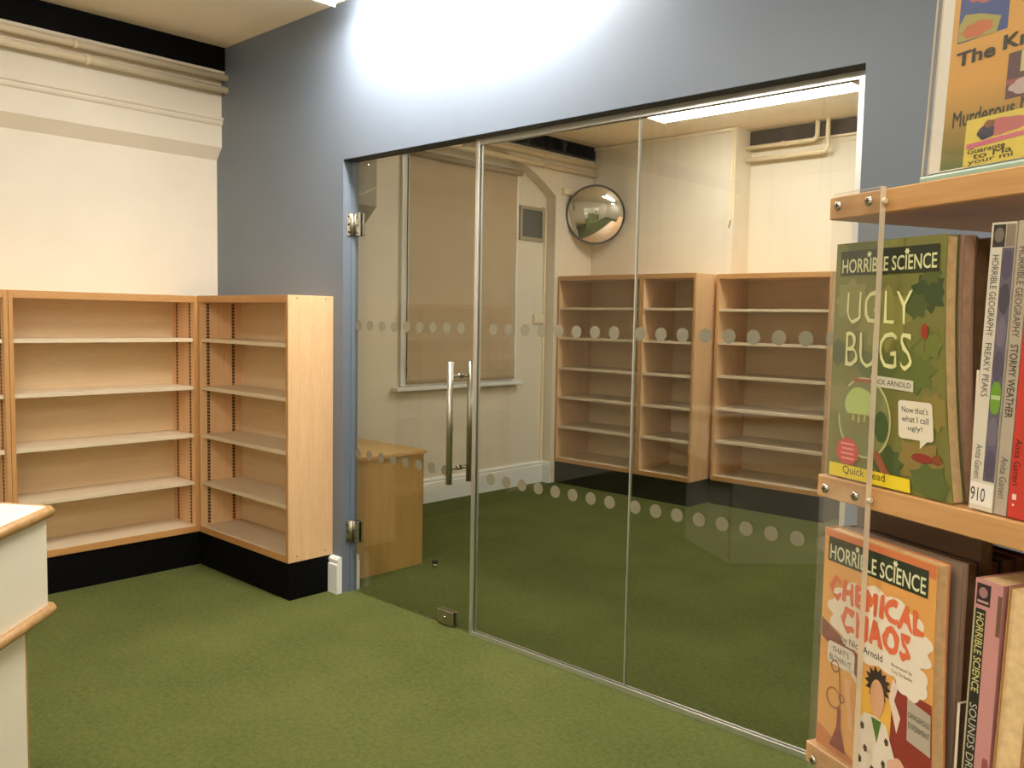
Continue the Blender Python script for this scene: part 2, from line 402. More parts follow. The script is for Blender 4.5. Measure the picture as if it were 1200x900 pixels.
for z in (2.050, 0.345):
    bm = bmesh.new()
    bx(bm, XO0+0.010, XO0+0.062, YG-0.014, YG-0.001, z-0.062, z+0.062); bx(bm, XO0+0.010, XO0+0.062, YG+0.011, YG+0.024, z-0.062, z+0.062); bev(bm, 0.002, 1)
    hg = obj('hinge', bm, 'steel', door)
    bm = bmesh.new(); bx(bm, XO0, XO0+0.006, YG-0.052, YG+0.03, z-0.062, z+0.062); bev(bm, 0.0015, 1); obj('hinge_plate', bm, 'steel', hg)
    bm = bmesh.new(); tube(bm, (XO0+0.010, YG-0.022, z-0.058), (XO0+0.010, YG-0.022, z+0.058), 0.009, 12); obj('knuckle', bm, 'brushed_steel', hg)
    bm = bmesh.new()
    for dz in (-0.042, 0.0, 0.042): tube(bm, (XO0+0.005, YG-0.042, z+dz), (XO0+0.0085, YG-0.042, z+dz), 0.006, 10)
    obj('hinge_screw', bm, 'dark_gasket', hg)
bm = bmesh.new(); bx(bm, -3.222, -3.105, YG-0.012, YG-0.0005, 0.006, 0.078); bx(bm, -3.222, -3.105, YG+0.0105, YG+0.022, 0.006, 0.078); bev(bm, 0.002, 1)
pl = obj('floor_lock', bm, 'brushed_steel', door)
bm = bmesh.new(); lathe(bm, [(0.008, 0), (0.008, -0.004), (0.005, -0.006)], 14, 'y', (-3.163, YG-0.012, 0.044)); obj('lock_cylinder', bm, 'steel', pl)
bm = bmesh.new(); tube(bm, (-3.163, YG+0.002, 0.0), (-3.163, YG+0.002, 0.02), 0.005, 8); obj('lock_bolt', bm, 'dark_gasket', pl)
bm = bmesh.new(); bx(bm, -3.075, -3.035, YG-0.02, YG-0.001, ZO-0.028, ZO-0.012); bev(bm, 0.002, 1); obj('head_stop', bm, 'brushed_steel', door)

def fixed_panel(name, x0, x1, label, xs, ends):
    t = thing(name, label, 'glass panel', kind='structure')
    boxo('glass_pane', x0+0.003, x1-0.003, YG, YG+0.010, 0.012, ZO-0.020, 'screen_glass', t)
    bm = bmesh.new(); bx(bm, x0, x1, YG-0.010, YG-0.0008, 0.0, 0.020); bx(bm, x0, x1, YG+0.0108, YG+0.020, 0.0, 0.020); obj('floor_channel', bm, 'aluminium', t)
    bm = bmesh.new(); bx(bm, x0, x1, YG-0.010, YG-0.0008, ZO-0.030, ZO-0.0035); bx(bm, x0, x1, YG+0.0108, YG+0.020, ZO-0.030, ZO-0.0035); obj('head_channel', bm, 'aluminium', t)
    if ends == 'left':
        bm = bmesh.new(); bx(bm, x0-0.0005, x0+0.020, YG-0.012, YG-0.001, 0.0, ZO-0.012); bx(bm, x0-0.0005, x0+0.020, YG+0.011, YG+0.022, 0.0, ZO-0.012); bev(bm, 0.0015, 1)
        obj('side_channel', bm, 'aluminium', t)
    if ends == 'right':
        bm = bmesh.new(); bx(bm, x1-0.044, x1, YG-0.012, YG-0.001, 0.0, ZO-0.004); bx(bm, x1-0.044, x1, YG+0.011, YG+0.022, 0.0, ZO-0.004)
        obj('side_channel', bm, 'aluminium', t)
    if ends == 'left':
        bm = bmesh.new(); bx(bm, x1-0.003, x1+0.003, YG-0.001, YG+0.011, 0.012, ZO-0.03); obj('joint_strip', bm, 'aluminium', t)
    dots(t, xs)
fixed_panel('window_1', XD1+0.002, XP1, 'fixed glass panel between the glass door and the silicone joint', [-2.865+0.1*k for k in range(8)], 'left')
fixed_panel('window_2', XP1, XP2, 'fixed glass panel against the slate pier, streaked near its top', [-2.035+0.1*k for k in range(9)], 'right')

# ------------------------------------------------------------------ pipes and small fittings
def pipe(name, label, pts, r, group, clips=(), clip_axis='y', wall=None):
    t = thing(name, label, 'pipe', tuple(pts[0]), group=group); o = Vector(pts[0])
    bm = bmesh.new(); path_tube(bm, [Vector(p)-o for p in pts], r, 14); obj('run', bm, 'cream_pipe', t)
    for c in clips:
        bm = bmesh.new(); c = Vector(c)-o
        if clip_axis == 'y':
            lathe(bm, [(r+0.004, -0.012), (r+0.006, -0.006), (r+0.006, 0.006), (r+0.004, 0.012)], 16, 'y', tuple(c)); bx(bm, c.x-0.045, c.x, c.y-0.006, c.y+0.006, c.z-0.008, c.z+0.008)
        else:
            lathe(bm, [(r+0.004, -0.012), (r+0.006, -0.006), (r+0.006, 0.006), (r+0.004, 0.012)], 16, 'x', tuple(c)); bx(bm, c.x-0.006, c.x+0.006, c.y, c.y+0.07, c.z-0.008, c.z+0.008)
        obj('clip', bm, 'cream_pipe', t)
xp = XL+0.132
pipe('heating_pipe', 'upper cream pipe under the black beam of the near wall', [(xp, YN, 3.030), (xp, YW0, 3.030)], 0.021, 'pipes on the near wall', [(xp, 1.95, 3.030), (xp, 0.2, 3.030)])
pipe('heating_pipe', 'lower cream pipe of the pair on the near wall', [(xp, YN, 2.955), (xp, YW0, 2.955)], 0.021, 'pipes on the near wall', [(xp, 2.014, 2.955), (xp, 0.3, 2.955)])
xp = XB+0.036
pipe('heating_pipe', 'upper cream pipe under the black beam beyond the glass', [(xp, YW1, 3.035), (xp, YB, 3.035)], 0.022, 'pipes above the arch', [(xp, 6.05, 3.035)])
pipe('heating_pipe', 'lower cream pipe just above the arched recess', [(xp, YW1, 2.952), (xp, YB, 2.952)], 0.022, 'pipes above the arch', [(xp, 6.05, 2.952)])
ya = YR-0.09
pipe('heating_pipe', 'upper cream pipe in the alcove turning up to the ceiling', bend((-3.80, ya, 3.068), (-3.165, ya, 3.068), (-3.165, ya, ZC), 0.05), 0.019, 'pipes in the alcove', [(-3.46, ya, 3.068)], 'x')
pipe('heating_pipe', 'lower cream pipe in the alcove with the longer horizontal run', bend((-3.80, ya, 2.965), (-3.075, ya, 2.965), (-3.075, ya, ZC), 0.05), 0.019, 'pipes in the alcove', [(-3.46, ya, 2.965)], 'x')

bm = bmesh.new(); bx(bm, -5.32, -3.80, YB-0.022, YB, ZC-0.034, ZC-0.010); bev(bm, 0.002, 1)
tr_ = thing('cable_trunking', 'thin cream cable trunking along ceiling and edge of the breast', 'trunking')
obj('ceiling_run', bm, 'cream_pipe', tr_)
bm = bmesh.new(); bx(bm, -3.832, -3.808, YB-0.016, YB, 2.43, ZC-0.034); obj('drop', bm, 'cream_pipe', tr_)
bm = bmesh.new(); tube(bm, (-3.836, YB-0.010, 2.37), (-3.822, YB-0.008, 2.43), 0.004, 8); obj('cable_end', bm, 'casing_beige', tr_)
bm = bmesh.new(); bx(bm, XB, XB+0.030, 6.36, 6.68, 2.725, 2.785); bev(bm, 0.006, 2)
tag(obj('conduit_cover', bm, 'cream_pipe'), 'short cream boxed conduit on the wall behind the convex mirror', 'conduit')
bm = bmesh.new(); bx(bm, XBR, XBR+0.016, 6.238, 6.262, 0.205, 2.60); bx(bm, XBR, XBR+0.016, 6.215, 6.262, 2.585, 2.60)
tag(obj('corner_conduit', bm, 'cream_pipe'), 'slim cream conduit running down the recess corner to the skirting', 'conduit')
t = thing('wall_vent', 'square dark grey vent with pale frame beside the blind', 'vent', (XBR, 6.055, 2.43))
bm = bmesh.new()
for a in ((-0.165,0.165,0.125,0.155),(-0.165,0.165,-0.155,-0.125),(-0.165,-0.135,-0.125,0.125),(0.135,0.165,-0.125,0.125)): bx(bm, 0, 0.022, a[0], a[1], a[2], a[3])
obj('frame', bm, 'vent_frame', t)
boxo('face', 0, 0.012, -0.135, 0.135, -0.125, 0.125, 'vent_grey', t)
t = thing('wall_socket', 'small cream twin switch plate on the recess wall', 'switch', (XBR, 6.175, 1.558))
boxo('plate', 0, 0.022, -0.075, 0.055, -0.043, 0.043, 'cream_pipe', t, 0.004)
for dy in (-0.045, 0.022):
    boxo('rocker', 0.022, 0.028, dy-0.014, dy+0.014, -0.018, 0.018, 'white_gloss', t, 0.002, 1)
# cased unit high on the window wall, close to the partition
t = thing('duct_casing', 'dark beige wall casing with sloping underside behind the top hinge', 'casing', (XB, 3.80, 2.33))
bm = bmesh.new(); extr(bm, [(0,-0.10),(0.15,0.03),(0.15,0.42),(0,0.42)], 0, 0.26, 'y'); obj('housing', bm, 'casing_beige', t)
bm = bmesh.new(); lathe(bm, [(0.011,0),(0.011,0.004),(0.006,0.007)], 12, 'x', (0.15, 0.18, 0.32)); obj('screw', bm, 'steel', t)
bm = bmesh.new(); path_tube(bm, [(0.152,0.26,0.17),(0.153,0.14,0.11),(0.153,0.0,0.09)], 0.004, 8); obj('cable', bm, 'cream_pipe', t)

# window behind the blind, and the blind
wn = thing('window_3', 'white framed window behind the drawn beige blind', 'window', (XBR, 5.18, 0), kind='structure')
bm = bmesh.new()
bx(bm, 0, 0.026, -0.68, -0.625, 0.99, 2.87); bx(bm, 0, 0.026, 0.625, 0.68, 0.99, 2.87); bx(bm, 0, 0.026, -0.625, 0.625, 2.82, 2.87); bx(bm, 0, 0.026, -0.625, 0.625, 0.99, 1.04)
bev(bm, 0.003, 1); obj('frame', bm, 'white_gloss', wn)
boxo('pane', 0.001, 0.008, -0.625, 0.625, 1.04, 2.82, 'window_glass', wn)
bm = bmesh.new(); bx(bm, 0, 0.075, -0.755, 0.725, 0.955, 0.988); bev(bm, 0.008, 3); obj('sill', bm, 'white_gloss', wn)
rb = thing('roller_blind', 'beige roller blind pulled down over the window', 'blind', (XBR, 5.18, 0))
bm = bmesh.new(); tube(bm, (0.058, -0.63, 2.855), (0.058, 0.675, 2.855), 0.026, 18); obj('roller', bm, 'blind_roller', rb)
bm = bmesh.new(); prev = None
zs = [2.85-(2.85-1.035)*i/24 for i in range(25)]
for z in zs:
    bulge = 0.034 + 0.010*math.exp(-((z-1.16)/0.07)**2)
    row = [bm.verts.new((bulge, -0.628, z)), bm.verts.new((bulge, 0.645+0.004*math.sin(z*9), z)), bm.verts.new((bulge+0.0015, 0.645+0.004*math.sin(z*9), z)), bm.verts.new((bulge+0.0015, -0.628, z))]
    if prev:
        for k in range(4): bm.faces.new((prev[k], prev[(k+1)%4], row[(k+1)%4], row[k]))
    prev = row
obj('fabric', bm, 'blind_fabric', rb)
bm = bmesh.new(); bx(bm, 0.030, 0.044, -0.628, 0.645, 1.008, 1.036); bev(bm, 0.003, 1); obj('bottom_bar', bm, 'blind_roller', rb)
bm = bmesh.new(); tube(bm, (0.05, -0.634, 1.15), (0.05, -0.634, 2.86), 0.003, 8); obj('pull_cord', bm, 'white_gloss', rb)

# convex corner mirror
d = Vector((0.62, -0.76, -0.20)).normalized()
mc = Vector((-5.115, 6.60, 2.545))
mr = thing('convex_mirror', 'round convex mirror with dark rim in the corner above the bookcases', 'mirror', tuple(mc))
mr.rotation_mode = 'QUATERNION'; mr.rotation_quaternion = d.to_track_quat('Z', 'Y')
bm = bmesh.new(); R0, SAG = 0.268, 0.062
Rs = (R0*R0+SAG*SAG)/(2*SAG); rings = []
top = bm.verts.new((0, 0, SAG)); NN = 48
for i in range(1, 15):
    r = R0*i/14; h = math.sqrt(Rs*Rs-r*r)-(Rs-SAG)
    rings.append([bm.verts.new((r*math.cos(2*PI*k/NN), r*math.sin(2*PI*k/NN), h)) for k in range(NN)])
for k in range(NN): bm.faces.new((top, rings[0][k], rings[0][(k+1)%NN])).smooth = True
for i in range(13):
    for k in range(NN): bm.faces.new((rings[i][k], rings[i+1][k], rings[i+1][(k+1)%NN], rings[i][(k+1)%NN])).smooth = True
obj('reflector', bm, 'mirror', mr)
bm = bmesh.new(); NR = 48; prf = [(0.262, 0.002), (0.266, 0.010), (0.276, 0.010), (0.280, 0.0), (0.276, -0.016), (0.262, -0.014)]
V = [[bm.verts.new((a*math.cos(2*PI*k/NR), a*math.sin(2*PI*k/NR), h)) for a, h in prf] for k in range(NR)]
for k in range(NR):
    for j in range(6): bm.faces.new((V[k][j], V[k][(j+1)%6], V[(k+1)%NR][(j+1)%6], V[(k+1)%NR][j])).smooth = True
obj('rim', bm, 'mirror_rim', mr)
bm = bmesh.new(); lathe(bm, [(0.262, -0.004), (0.255, -0.014), (0.05, -0.045), (0.05, -0.06)], 40, 'z'); obj('backing', bm, 'mirror_rim', mr)
bm = bmesh.new(); tube(bm, (0,0,-0.05), (0.0,0.0,-0.20), 0.014, 12); obj('bracket', bm, 'mirror_rim', mr)

# ------------------------------------------------------------------ ceiling lamps
def lamp(label, cx, cy, L, W, mat):
    t = thing('fluorescent_lamp', label, 'lamp', (cx, cy, ZC))
    bm = bmesh.new(); bx(bm, -L/2, L/2, -W/2, W/2, -0.045, 0); obj('body', bm, 'lamp_body', t)
    bm = bmesh.new()
    extr(bm, [(-W/2+0.004, -0.045), (-W/2+0.006, -0.075), (-W/2+0.03, -0.092), (W/2-0.03, -0.092), (W/2-0.006, -0.075), (W/2-0.004, -0.045)], -L/2+0.012, L/2-0.012, 'x')
    obj('diffuser', bm, mat, t)
    for s in (-1, 1):
        bm = bmesh.new(); bx(bm, s*L/2-0.012 if s > 0 else -L/2, L/2 if s > 0 else -L/2+0.012, -W/2, W/2, -0.094, -0.045); obj('end_cap', bm, 'lamp_body', t)
lamp('bright ceiling tube lamp close to the slate partition', -3.04, 2.62, 1.58, 0.20, 'tube_wall')
lamp('ceiling tube lamp beyond the glass above the back bookcases', -3.17, 5.87, 1.62, 0.27, 'tube_far')
lamp('ceiling tube lamp over the middle of the near room', -2.6, 0.3, 1.58, 0.20, 'tube_near')
lamp('ceiling tube lamp at the rear of the near room', -1.5, -2.2, 1.58, 0.20, 'tube_near')
lamp('ceiling tube lamp over the right side of the near room', 0.4, -1.2, 1.58, 0.20, 'tube_near')
lamp('added unseen tube lamp above the book spinner', 0.2, 0.75, 1.58, 0.20, 'tube_near')  # added out of view to brighten surfaces that face right
lamp('added unseen tube lamp beyond the glass, behind the slate pier', 0.5, 4.9, 1.62, 0.27, 'tube_far')  # added out of view to brighten the blind, desk and window wall

# ------------------------------------------------------------------ bookcases
def bookcase(label, w_, d_, z0, z1, shelves, loc, rotz, group, strips=True, holes=False, plinth_back=0.0, end_l=True, plinth_end=0.0):
    """front at local y=0, back at y=d_, width along x from 0"""
    T = 0.022; t = thing('bookcase', label, 'bookcase', loc, rotz, group)
    for x0 in (0.0, w_-T):
        bm = bmesh.new(); bx(bm, x0, x0+T, 0, d_, z0, z1); bev(bm, 0.0012, 1)
        sp = obj('side_panel', bm, 'beech_z', t)
        boxo('edge_band', x0+0.0005, x0+T-0.0005, -0.0015, 0.0012, z0+0.001, z1-0.001, 'beech_edge_z', sp)
        if holes and x0 > 0:
            for yy, zz in ((0.055, z1-0.016), (d_-0.05, z1-0.016), (0.055, z0+0.03), (d_-0.05, z0+0.03)):
                bm = bmesh.new(); lathe(bm, [(0.0042, 0), (0.0042, 0.0006)], 10, 'x', (x0+T, yy, zz)); obj('screw_hole', bm, 'screw_hole', sp)
        if strips:
            for yy in (0.045, d_-0.075):
                xa = x0+T if x0 == 0 else x0-0.0025
                boxo('shelf_strip', xa, xa+0.0025, yy, yy+0.018, z0+0.045, z1-0.045, 'slotted_strip', t)
    tp = boxo('top_panel', T, w_-T, 0.0, d_, z1-0.040, z1, 'beech_x', t, 0.001, 1)
    boxo('edge_band', T, w_-T, -0.0015, 0.0005, z1-0.040, z1-0.0005, 'beech_edge_x', tp)
    bp_ = boxo('bottom_panel', T, w_-T, 0.0, d_, z0, z0+0.040, 'shelf_board', t, 0.001, 1)
    boxo('edge_band', T, w_-T, -0.0015, 0.0005, z0+0.0005, z0+0.039, 'beech_edge_x', bp_)
    boxo('back_panel', T, w_-T, d_-0.010, d_, z0+0.04, z1-0.04, 'beech_back_x', t)
    for z in shelves:
        sh = boxo('shelf', T+0.003, w_-T-0.003, 0.012, d_-0.011, z-0.011, z+0.011, 'shelf_board', t, 0.002, 1)
        boxo('lipping', T+0.003, w_-T-0.003, 0.0095, 0.0125, z-0.0105, z+0.0105, 'shelf_edge', sh)
    boxo('plinth', plinth_end if end_l else 0.0, w_-plinth_end, plinth_back+0.008, d_, 0.0, z0, 'black_plinth', t)
    return t
SA = [1.388, 1.096, 0.803, 0.511]; SB = [1.658, 1.377, 1.094, 0.818, 0.538]
bookcase('empty beech bookcase against the slate wall with its end panel beside the glass door', 0.988, 0.288, 0.207, 1.657, SA, (-5.018, YW0-0.290, 0), 0, 'bookcases in the near corner', holes=True)
bookcase('empty beech bookcase on the cream wall, right beside the room corner', 1.040, 0.288, 0.207, 1.655, SA, (-5.018, 1.534, 0), PI/2, 'bookcases in the near corner')
bookcase('empty beech bookcase on the cream wall cut by the photo edge', 1.000, 0.288, 0.207, 1.655, SA, (-5.018, 0.532, 0), PI/2, 'bookcases in the near corner')
YF1, YF3 = 6.325, 6.590
bookcase('tall empty bookcase in the corner under the convex mirror', 0.952, YB-YF1-0.002, 0.205, 1.960, SB, (-5.328, YF1, 0), 0, 'bookcases beyond the glass', strips=False)
bookcase('narrow tall empty bookcase between the two wide ones beyond the glass', 0.540, YB-YF1-0.002, 0.205, 1.960, SB, (-4.375, YF1, 0), 0, 'bookcases beyond the glass', strips=False)
bookcase('wide tall empty bookcase set back in the alcove', 1.000, YR-YF3-0.002, 0.205, 1.960, SB, (-3.796, YF3, 0), 0, 'bookcases beyond the glass', strips=False)

# ------------------------------------------------------------------ desk unit beyond the glass door
t = thing('desk', 'brown wooden desk end standing just inside the glass door', 'desk', (-4.09, 2.992, 0))
boxo('end_panel', -0.022, 0, 0, 0.595, 0.0, 0.702, 'desk_wood', t, 0.001, 1)
boxo('modesty_panel', -0.90, -0.022, 0.02, 0.04, 0.12, 0.702, 'desk_wood', t)
boxo('end_panel', -0.922, -0.90, 0, 0.595, 0.0, 0.702, 'desk_wood', t, 0.001, 1)
dtop = boxo('desk_top', -0.935, 0.012, -0.02, 0.613, 0.7025, 0.724, 'desk_top', t, 0.002, 1)
boxo('edge_band', 0.0122, 0.0135, -0.02, 0.613, 0.7035, 0.723, 'beech_edge_y', dtop)
boxo('panel_edge', -0.0222, -0.0002, 0.5952, 0.5975, 0.0, 0.70, 'dark_gasket', t)
t = thing('door_stop', 'small black and steel door stop on the carpet', 'door stop', (-3.985, 3.60, 0))
bm = bmesh.new(); lathe(bm, [(0.016,0),(0.016,0.018)], 16); obj('base', bm, 'brushed_steel', t)
bm = bmesh.new(); lathe(bm, [(0.014,0.018),(0.019,0.020),(0.019,0.036),(0.015,0.040)], 16); obj('rubber_ring', bm, 'black_rubber', t)

# ------------------------------------------------------------------ counter at the left edge
P = Vector((-2.792, 0.975)); fd = Vector((0.713, -0.701)).normalized(); sd = Vector((-0.84, -0.545)).normalized()
t = thing('counter', 'cream counter with rounded oak edges cut by the photo edge', 'counter', (P.x, P.y, 0))
def cpt(a, b): v = fd*a + sd*b; return (v.x, v.y)
def cpoly(a0, a1, b0, b1): return [cpt(a0, b0), cpt(a1, b0), cpt(a1, b1), cpt(a0, b1)]
LF, LS = 1.5, 0.75
bm = bmesh.new(); extr(bm, cpoly(0.012, LF, 0.012, LS), 0.930, 0.960, 'z'); obj('top', bm, 'cream_laminate', t)
bm = bmesh.new(); extr(bm, cpoly(0.030, LF-0.02, 0.022, LS), 0.660, 0.930, 'z'); obj('upper_panel', bm, 'cream_laminate', t)
bm = bmesh.new(); extr(bm, cpoly(0.012, LF, 0.012, LS), 0.630, 0.660, 'z'); obj('ledge', bm, 'cream_laminate', t)
bm = bmesh.new(); extr(bm, cpoly(0.128, LF-0.1, 0.042, LS-0.05), 0.0, 0.630, 'z'); obj('lower_panel', bm, 'cream_laminate', t)
bm = bmesh.new(); extr(bm, cpoly(0.126, 0.132, 0.040, 0.06), 0.0, 0.628, 'z'); obj('corner_edge', bm, 'oak_trim', t)
for z in (0.945, 0.645):
    pts = [Vector((*cpt(LF, 0.014), z))] + [Vector((*cpt(0.05, 0.014), z)), Vector((*cpt(0.024, 0.016), z)), Vector((*cpt(0.015, 0.026), z)), Vector((*cpt(0.014, 0.05), z))] + [Vector((*cpt(0.014, LS), z))]
    bm = bmesh.new(); path_tube(bm, pts, 0.0168, 14); obj('rounded_edge', bm, 'oak_trim', t)

# ------------------------------------------------------------------ revolving book display in the foreground
AZ = math.radians(24.9)
U = Vector((math.cos(AZ), -math.sin(AZ), 0)); DN = Vector((math.sin(AZ), math.cos(AZ), 0))
def sloc(u, d, z=0.0): v = U*u + DN*d; return (v.x, v.y, z)
CU, CDp = -0.392, 0.775
HB = 0.225
sp = thing('book_spinner', 'square wooden book spinner with clear corner strips filling the right edge', 'book display', sloc(CU, CDp), -AZ)
BT = [1.6615, 1.4158, 1.1676, 0.919, 0.671, 0.423, 0.175]
for i, zt in enumerate(BT):
    bm = bmesh.new(); bx(bm, -HB, HB, -HB, HB, zt-0.0195, zt); bev(bm, 0.001, 1); obj('shelf_board', bm, 'spinner_wood', sp)
bm = bmesh.new(); tube(bm, (0, 0, 0.05), (0, 0, 1.645), 0.03, 24); obj('post', bm, 'brushed_steel', sp)
bm = bmesh.new(); lathe(bm, [(0.20, 0), (0.20, 0.035), (0.19, 0.045), (0.05, 0.05), (0.05, 0.154)], 36); obj('base', bm, 'black_rubber', sp)
ZS0, ZS1 = 0.160, 1.663
for q in range(4):
    rz = q*PI/2; c, s_ = math.cos(rz), math.sin(rz)
    bm = bmesh.new(); fs = bx(bm, -HB+0.011, -HB+0.065, -HB-0.0065, -HB-0.0005, ZS0, ZS1)
    for k in (3,): fs[k].material_index = 1
    st = obj('clear_strip', bm, ['acrylic', 'acrylic_edge'], sp, rot=(0, 0, rz), recalc=False)
    for zt in BT:
        for xx in (-HB+0.018, -HB+0.053):
            bm = bmesh.new(); zc = zt-0.0095
            lathe(bm, [(0.0042, -HB-0.0066), (0.0040, -HB-0.0076), (0.0028, -HB-0.0084), (0.0012, -HB-0.0086)], 14, 'y', (xx, 0, zc))
            sc_ = obj('screw', bm, 'steel', sp, rot=(0, 0, rz))
            if q == 0 and zt > 1.1:
                bm = bmesh.new(); bx(bm, xx-0.0026, xx+0.0026, -HB-0.0089, -HB-0.0080, zc-0.0005, zc+0.0005); bx(bm, xx-0.0005, xx+0.0005, -HB-0.0089, -HB-0.0080, zc-0.0026, zc+0.0026)
                obj('cross_slot', bm, 'print_black', sc_)
# bolt nibs that hold the strip edge at the boards
for zt in BT[:2]:
    bm = bmesh.new(); lathe(bm, [(0.0022, -HB+0.0645), (0.0026, -HB+0.067), (0.0020, -HB+0.0685)], 12, 'x', (0, -HB-0.0035, zt-0.0105)); obj('nib', bm, 'acrylic_edge', sp)
# upright dividers between the end books and the spine-out books
for zt, hh in ((BT[1], 0.103), (BT[2], 0.098)):
    bm = bmesh.new(); xx = -0.4655-CU
    fs = bx(bm, xx-0.0012, xx+0.0012, -HB+0.010, -HB+0.15, zt, zt+hh)
    fs[2].material_index = 1; fs[1].material_index = 1
    obj('divider', bm, ['acrylic', 'acrylic_edge'], sp, recalc=False)

# ---- lettering and flat print
def text_mesh(body, bold=0.0, space=1.0):
    cu = bpy.data.curves.new('lettering', 'FONT'); cu.body = body; cu.resolution_u = 3; cu.offset = min(0.0, bold); cu.space_character = space; cu.dimensions = '2D'; cu.fill_mode = 'BOTH'
    o = bpy.data.objects.new('lettering', cu); COL.objects.link(o)
    dg = bpy.context.evaluated_depsgraph_get(); me = bpy.data.meshes.new_from_object(o.evaluated_get(dg))
    vs_ = [v.co.copy() for v in me.vertices]; ps = [tuple(p.vertices) for p in me.polygons]
    bpy.data.objects.remove(o); bpy.data.curves.remove(cu); bpy.data.meshes.remove(me)
    xs = [v.x for v in vs_]; ys = [v.y for v in vs_]
    if bold > 0:      # heavier strokes: the same outline laid again a little to every side
        n0, v0, p0 = len(vs_), list(vs_), list(ps)
        for dx, dy in ((1,0),(-1,0),(0,1),(0,-1),(0.7,0.7),(-0.7,0.7),(0.7,-0.7),(-0.7,-0.7)):
            k = len(vs_); vs_ += [Vector((v.x+dx*bold, v.y+dy*bold, 0)) for v in v0]; ps += [tuple(i+k for i in p) for p in p0]
    xs = [v.x for v in vs_]; ys = [v.y for v in vs_]
    x0, x1, y0_, y1_ = min(xs), max(xs), min(ys), max(ys)
    return [((v.x-x0)/(x1-x0), (v.y-y0_)/(y1_-y0_)) for v in vs_], ps, (len(vs_)//9 if bold > 0 else len(vs_))
def flat(name, pts, polys, mat, parent, y, layer=0):
    me = bpy.data.meshes.new(name); n_ = layer or len(pts); me.from_pydata([(p[0], y-1e-5*(i//n_), p[1]) for i, p in enumerate(pts)], [], polys); me.materials.append(MATS[mat]); me.update()
    o = bpy.data.objects.new(name, me); COL.objects.link(o); o.parent = parent; return o
def ident(p): return p
def lettering(name, body, box4, mat, parent, y, mp=ident, bold=0.0, spine=False, jitter=0.0, slope=0.0, space=1.0):
    x0, z0, x1, z1 = box4; V, Pp, nl = text_mesh(body, bold, space)
    if spine:   # reads from top to bottom
        pts = [mp((x0+(x1-x0)*b, z1-(z1-z0)*a)) for a, b in V]
    else:
        pts = [mp((x0+(x1-x0)*a + jitter*math.sin(b*9+a*31), z0+(z1-z0)*b + slope*a + jitter*math.sin(a*47+b*5))) for a, b in V]
    return flat(name, pts, Pp, mat, parent, y, nl)
def shape(name, pts, mat, parent, y, mp=ident):
    pts = [mp(p) for p in pts]
    if sum(pts[i][0]*pts[(i+1)%len(pts)][1]-pts[(i+1)%len(pts)][0]*pts[i][1] for i in range(len(pts))) < 0: pts = pts[::-1]
    return flat(name, pts, [tuple(range(len(pts)))], mat, parent, y)
def rect(x0, z0, x1, z1): return [(x0, z0), (x1, z0), (x1, z1), (x0, z1)]
def ell(cx, cz, rx, rz, n=28): return [(cx+rx*math.cos(2*PI*k/n), cz+rz*math.sin(2*PI*k/n)) for k in range(n)]
def star(cx, cz, r0, r1, n, sx=1.0): return [(cx+sx*(r0 if k % 2 else r1)*math.cos(PI*k/n), cz+(r0 if k % 2 else r1)*math.sin(PI*k/n)) for k in range(2*n)]
def rrect(x0, z0, x1, z1, r, n=5):
    out = []
    for cx, cz, a0 in ((x1-r, z1-r, 0), (x0+r, z1-r, 90), (x0+r, z0+r, 180), (x1-r, z0+r, 270)):
        for k in range(n+1): a = math.radians(a0+90*k/n); out.append((cx+r*math.cos(a), cz+r*math.sin(a)))
    return out
def blob(cx, cz, rx, rz, bumps, amp, n=72, ph=0.0): return [(cx+rx*(1+amp*abs(math.sin(bumps*PI*k/n+ph)))*math.cos(2*PI*k/n), cz+rz*(1+amp*abs(math.sin(bumps*PI*k/n+ph)))*math.sin(2*PI*k/n)) for k in range(n)]

def solid(name, rows, mat, parent):
    """rows of closed rings"""
    b = bmesh.new(); R_ = [[b.verts.new(p) for p in r] for r in rows]; n = len(rows[0])
    for i in range(len(R_)-1):
        for k in range(n): b.faces.new((R_[i][k], R_[i][(k+1)%n], R_[i+1][(k+1)%n], R_[i+1][k]))
    b.faces.new(R_[0][::-1]); b.faces.new(R_[-1]); return obj(name, b, mat, parent)
def cover_book(label, u0, d0, z0, w_, h, th, cov, pag, flare=0.0, yaw=0.0, group=None, back=None):
    """paperback seen from its front cover: x across, y into the stack, spine on the left"""
    t = thing('paperback', label, 'book', sloc(u0, d0, z0), -AZ+yaw, group)
    def mp(p): return (p[0]*(1+flare*max(0.0, 1-p[1]/h)**2), p[1])
    zz = [h*k/8 for k in range(9)]
    def slab(y0_, y1_, xa, xb, za, zb):
        rows = []
        for z in [za+(zb-za)*k/8 for k in range(9)]:
            a = mp((xa, z))[0]; b_ = mp((xb, z))[0]; rows.append([(a, y0_, z), (b_, y0_, z), (b_, y1_, z), (a, y1_, z)])
        return rows
    c = 0.0006
    solid('front_cover', slab(0, c, 0, w_, 0, h), cov, t)
    solid('pages', slab(c, th-c, 0.0012, w_-0.0015, 0.0005, h-0.0015), pag, t)
    solid('back_cover', slab(th-c, th, 0, w_, 0, h), back or cov, t)
    solid('spine', slab(0, th, -c, 0, 0, h), back or cov, t)
    return t, mp
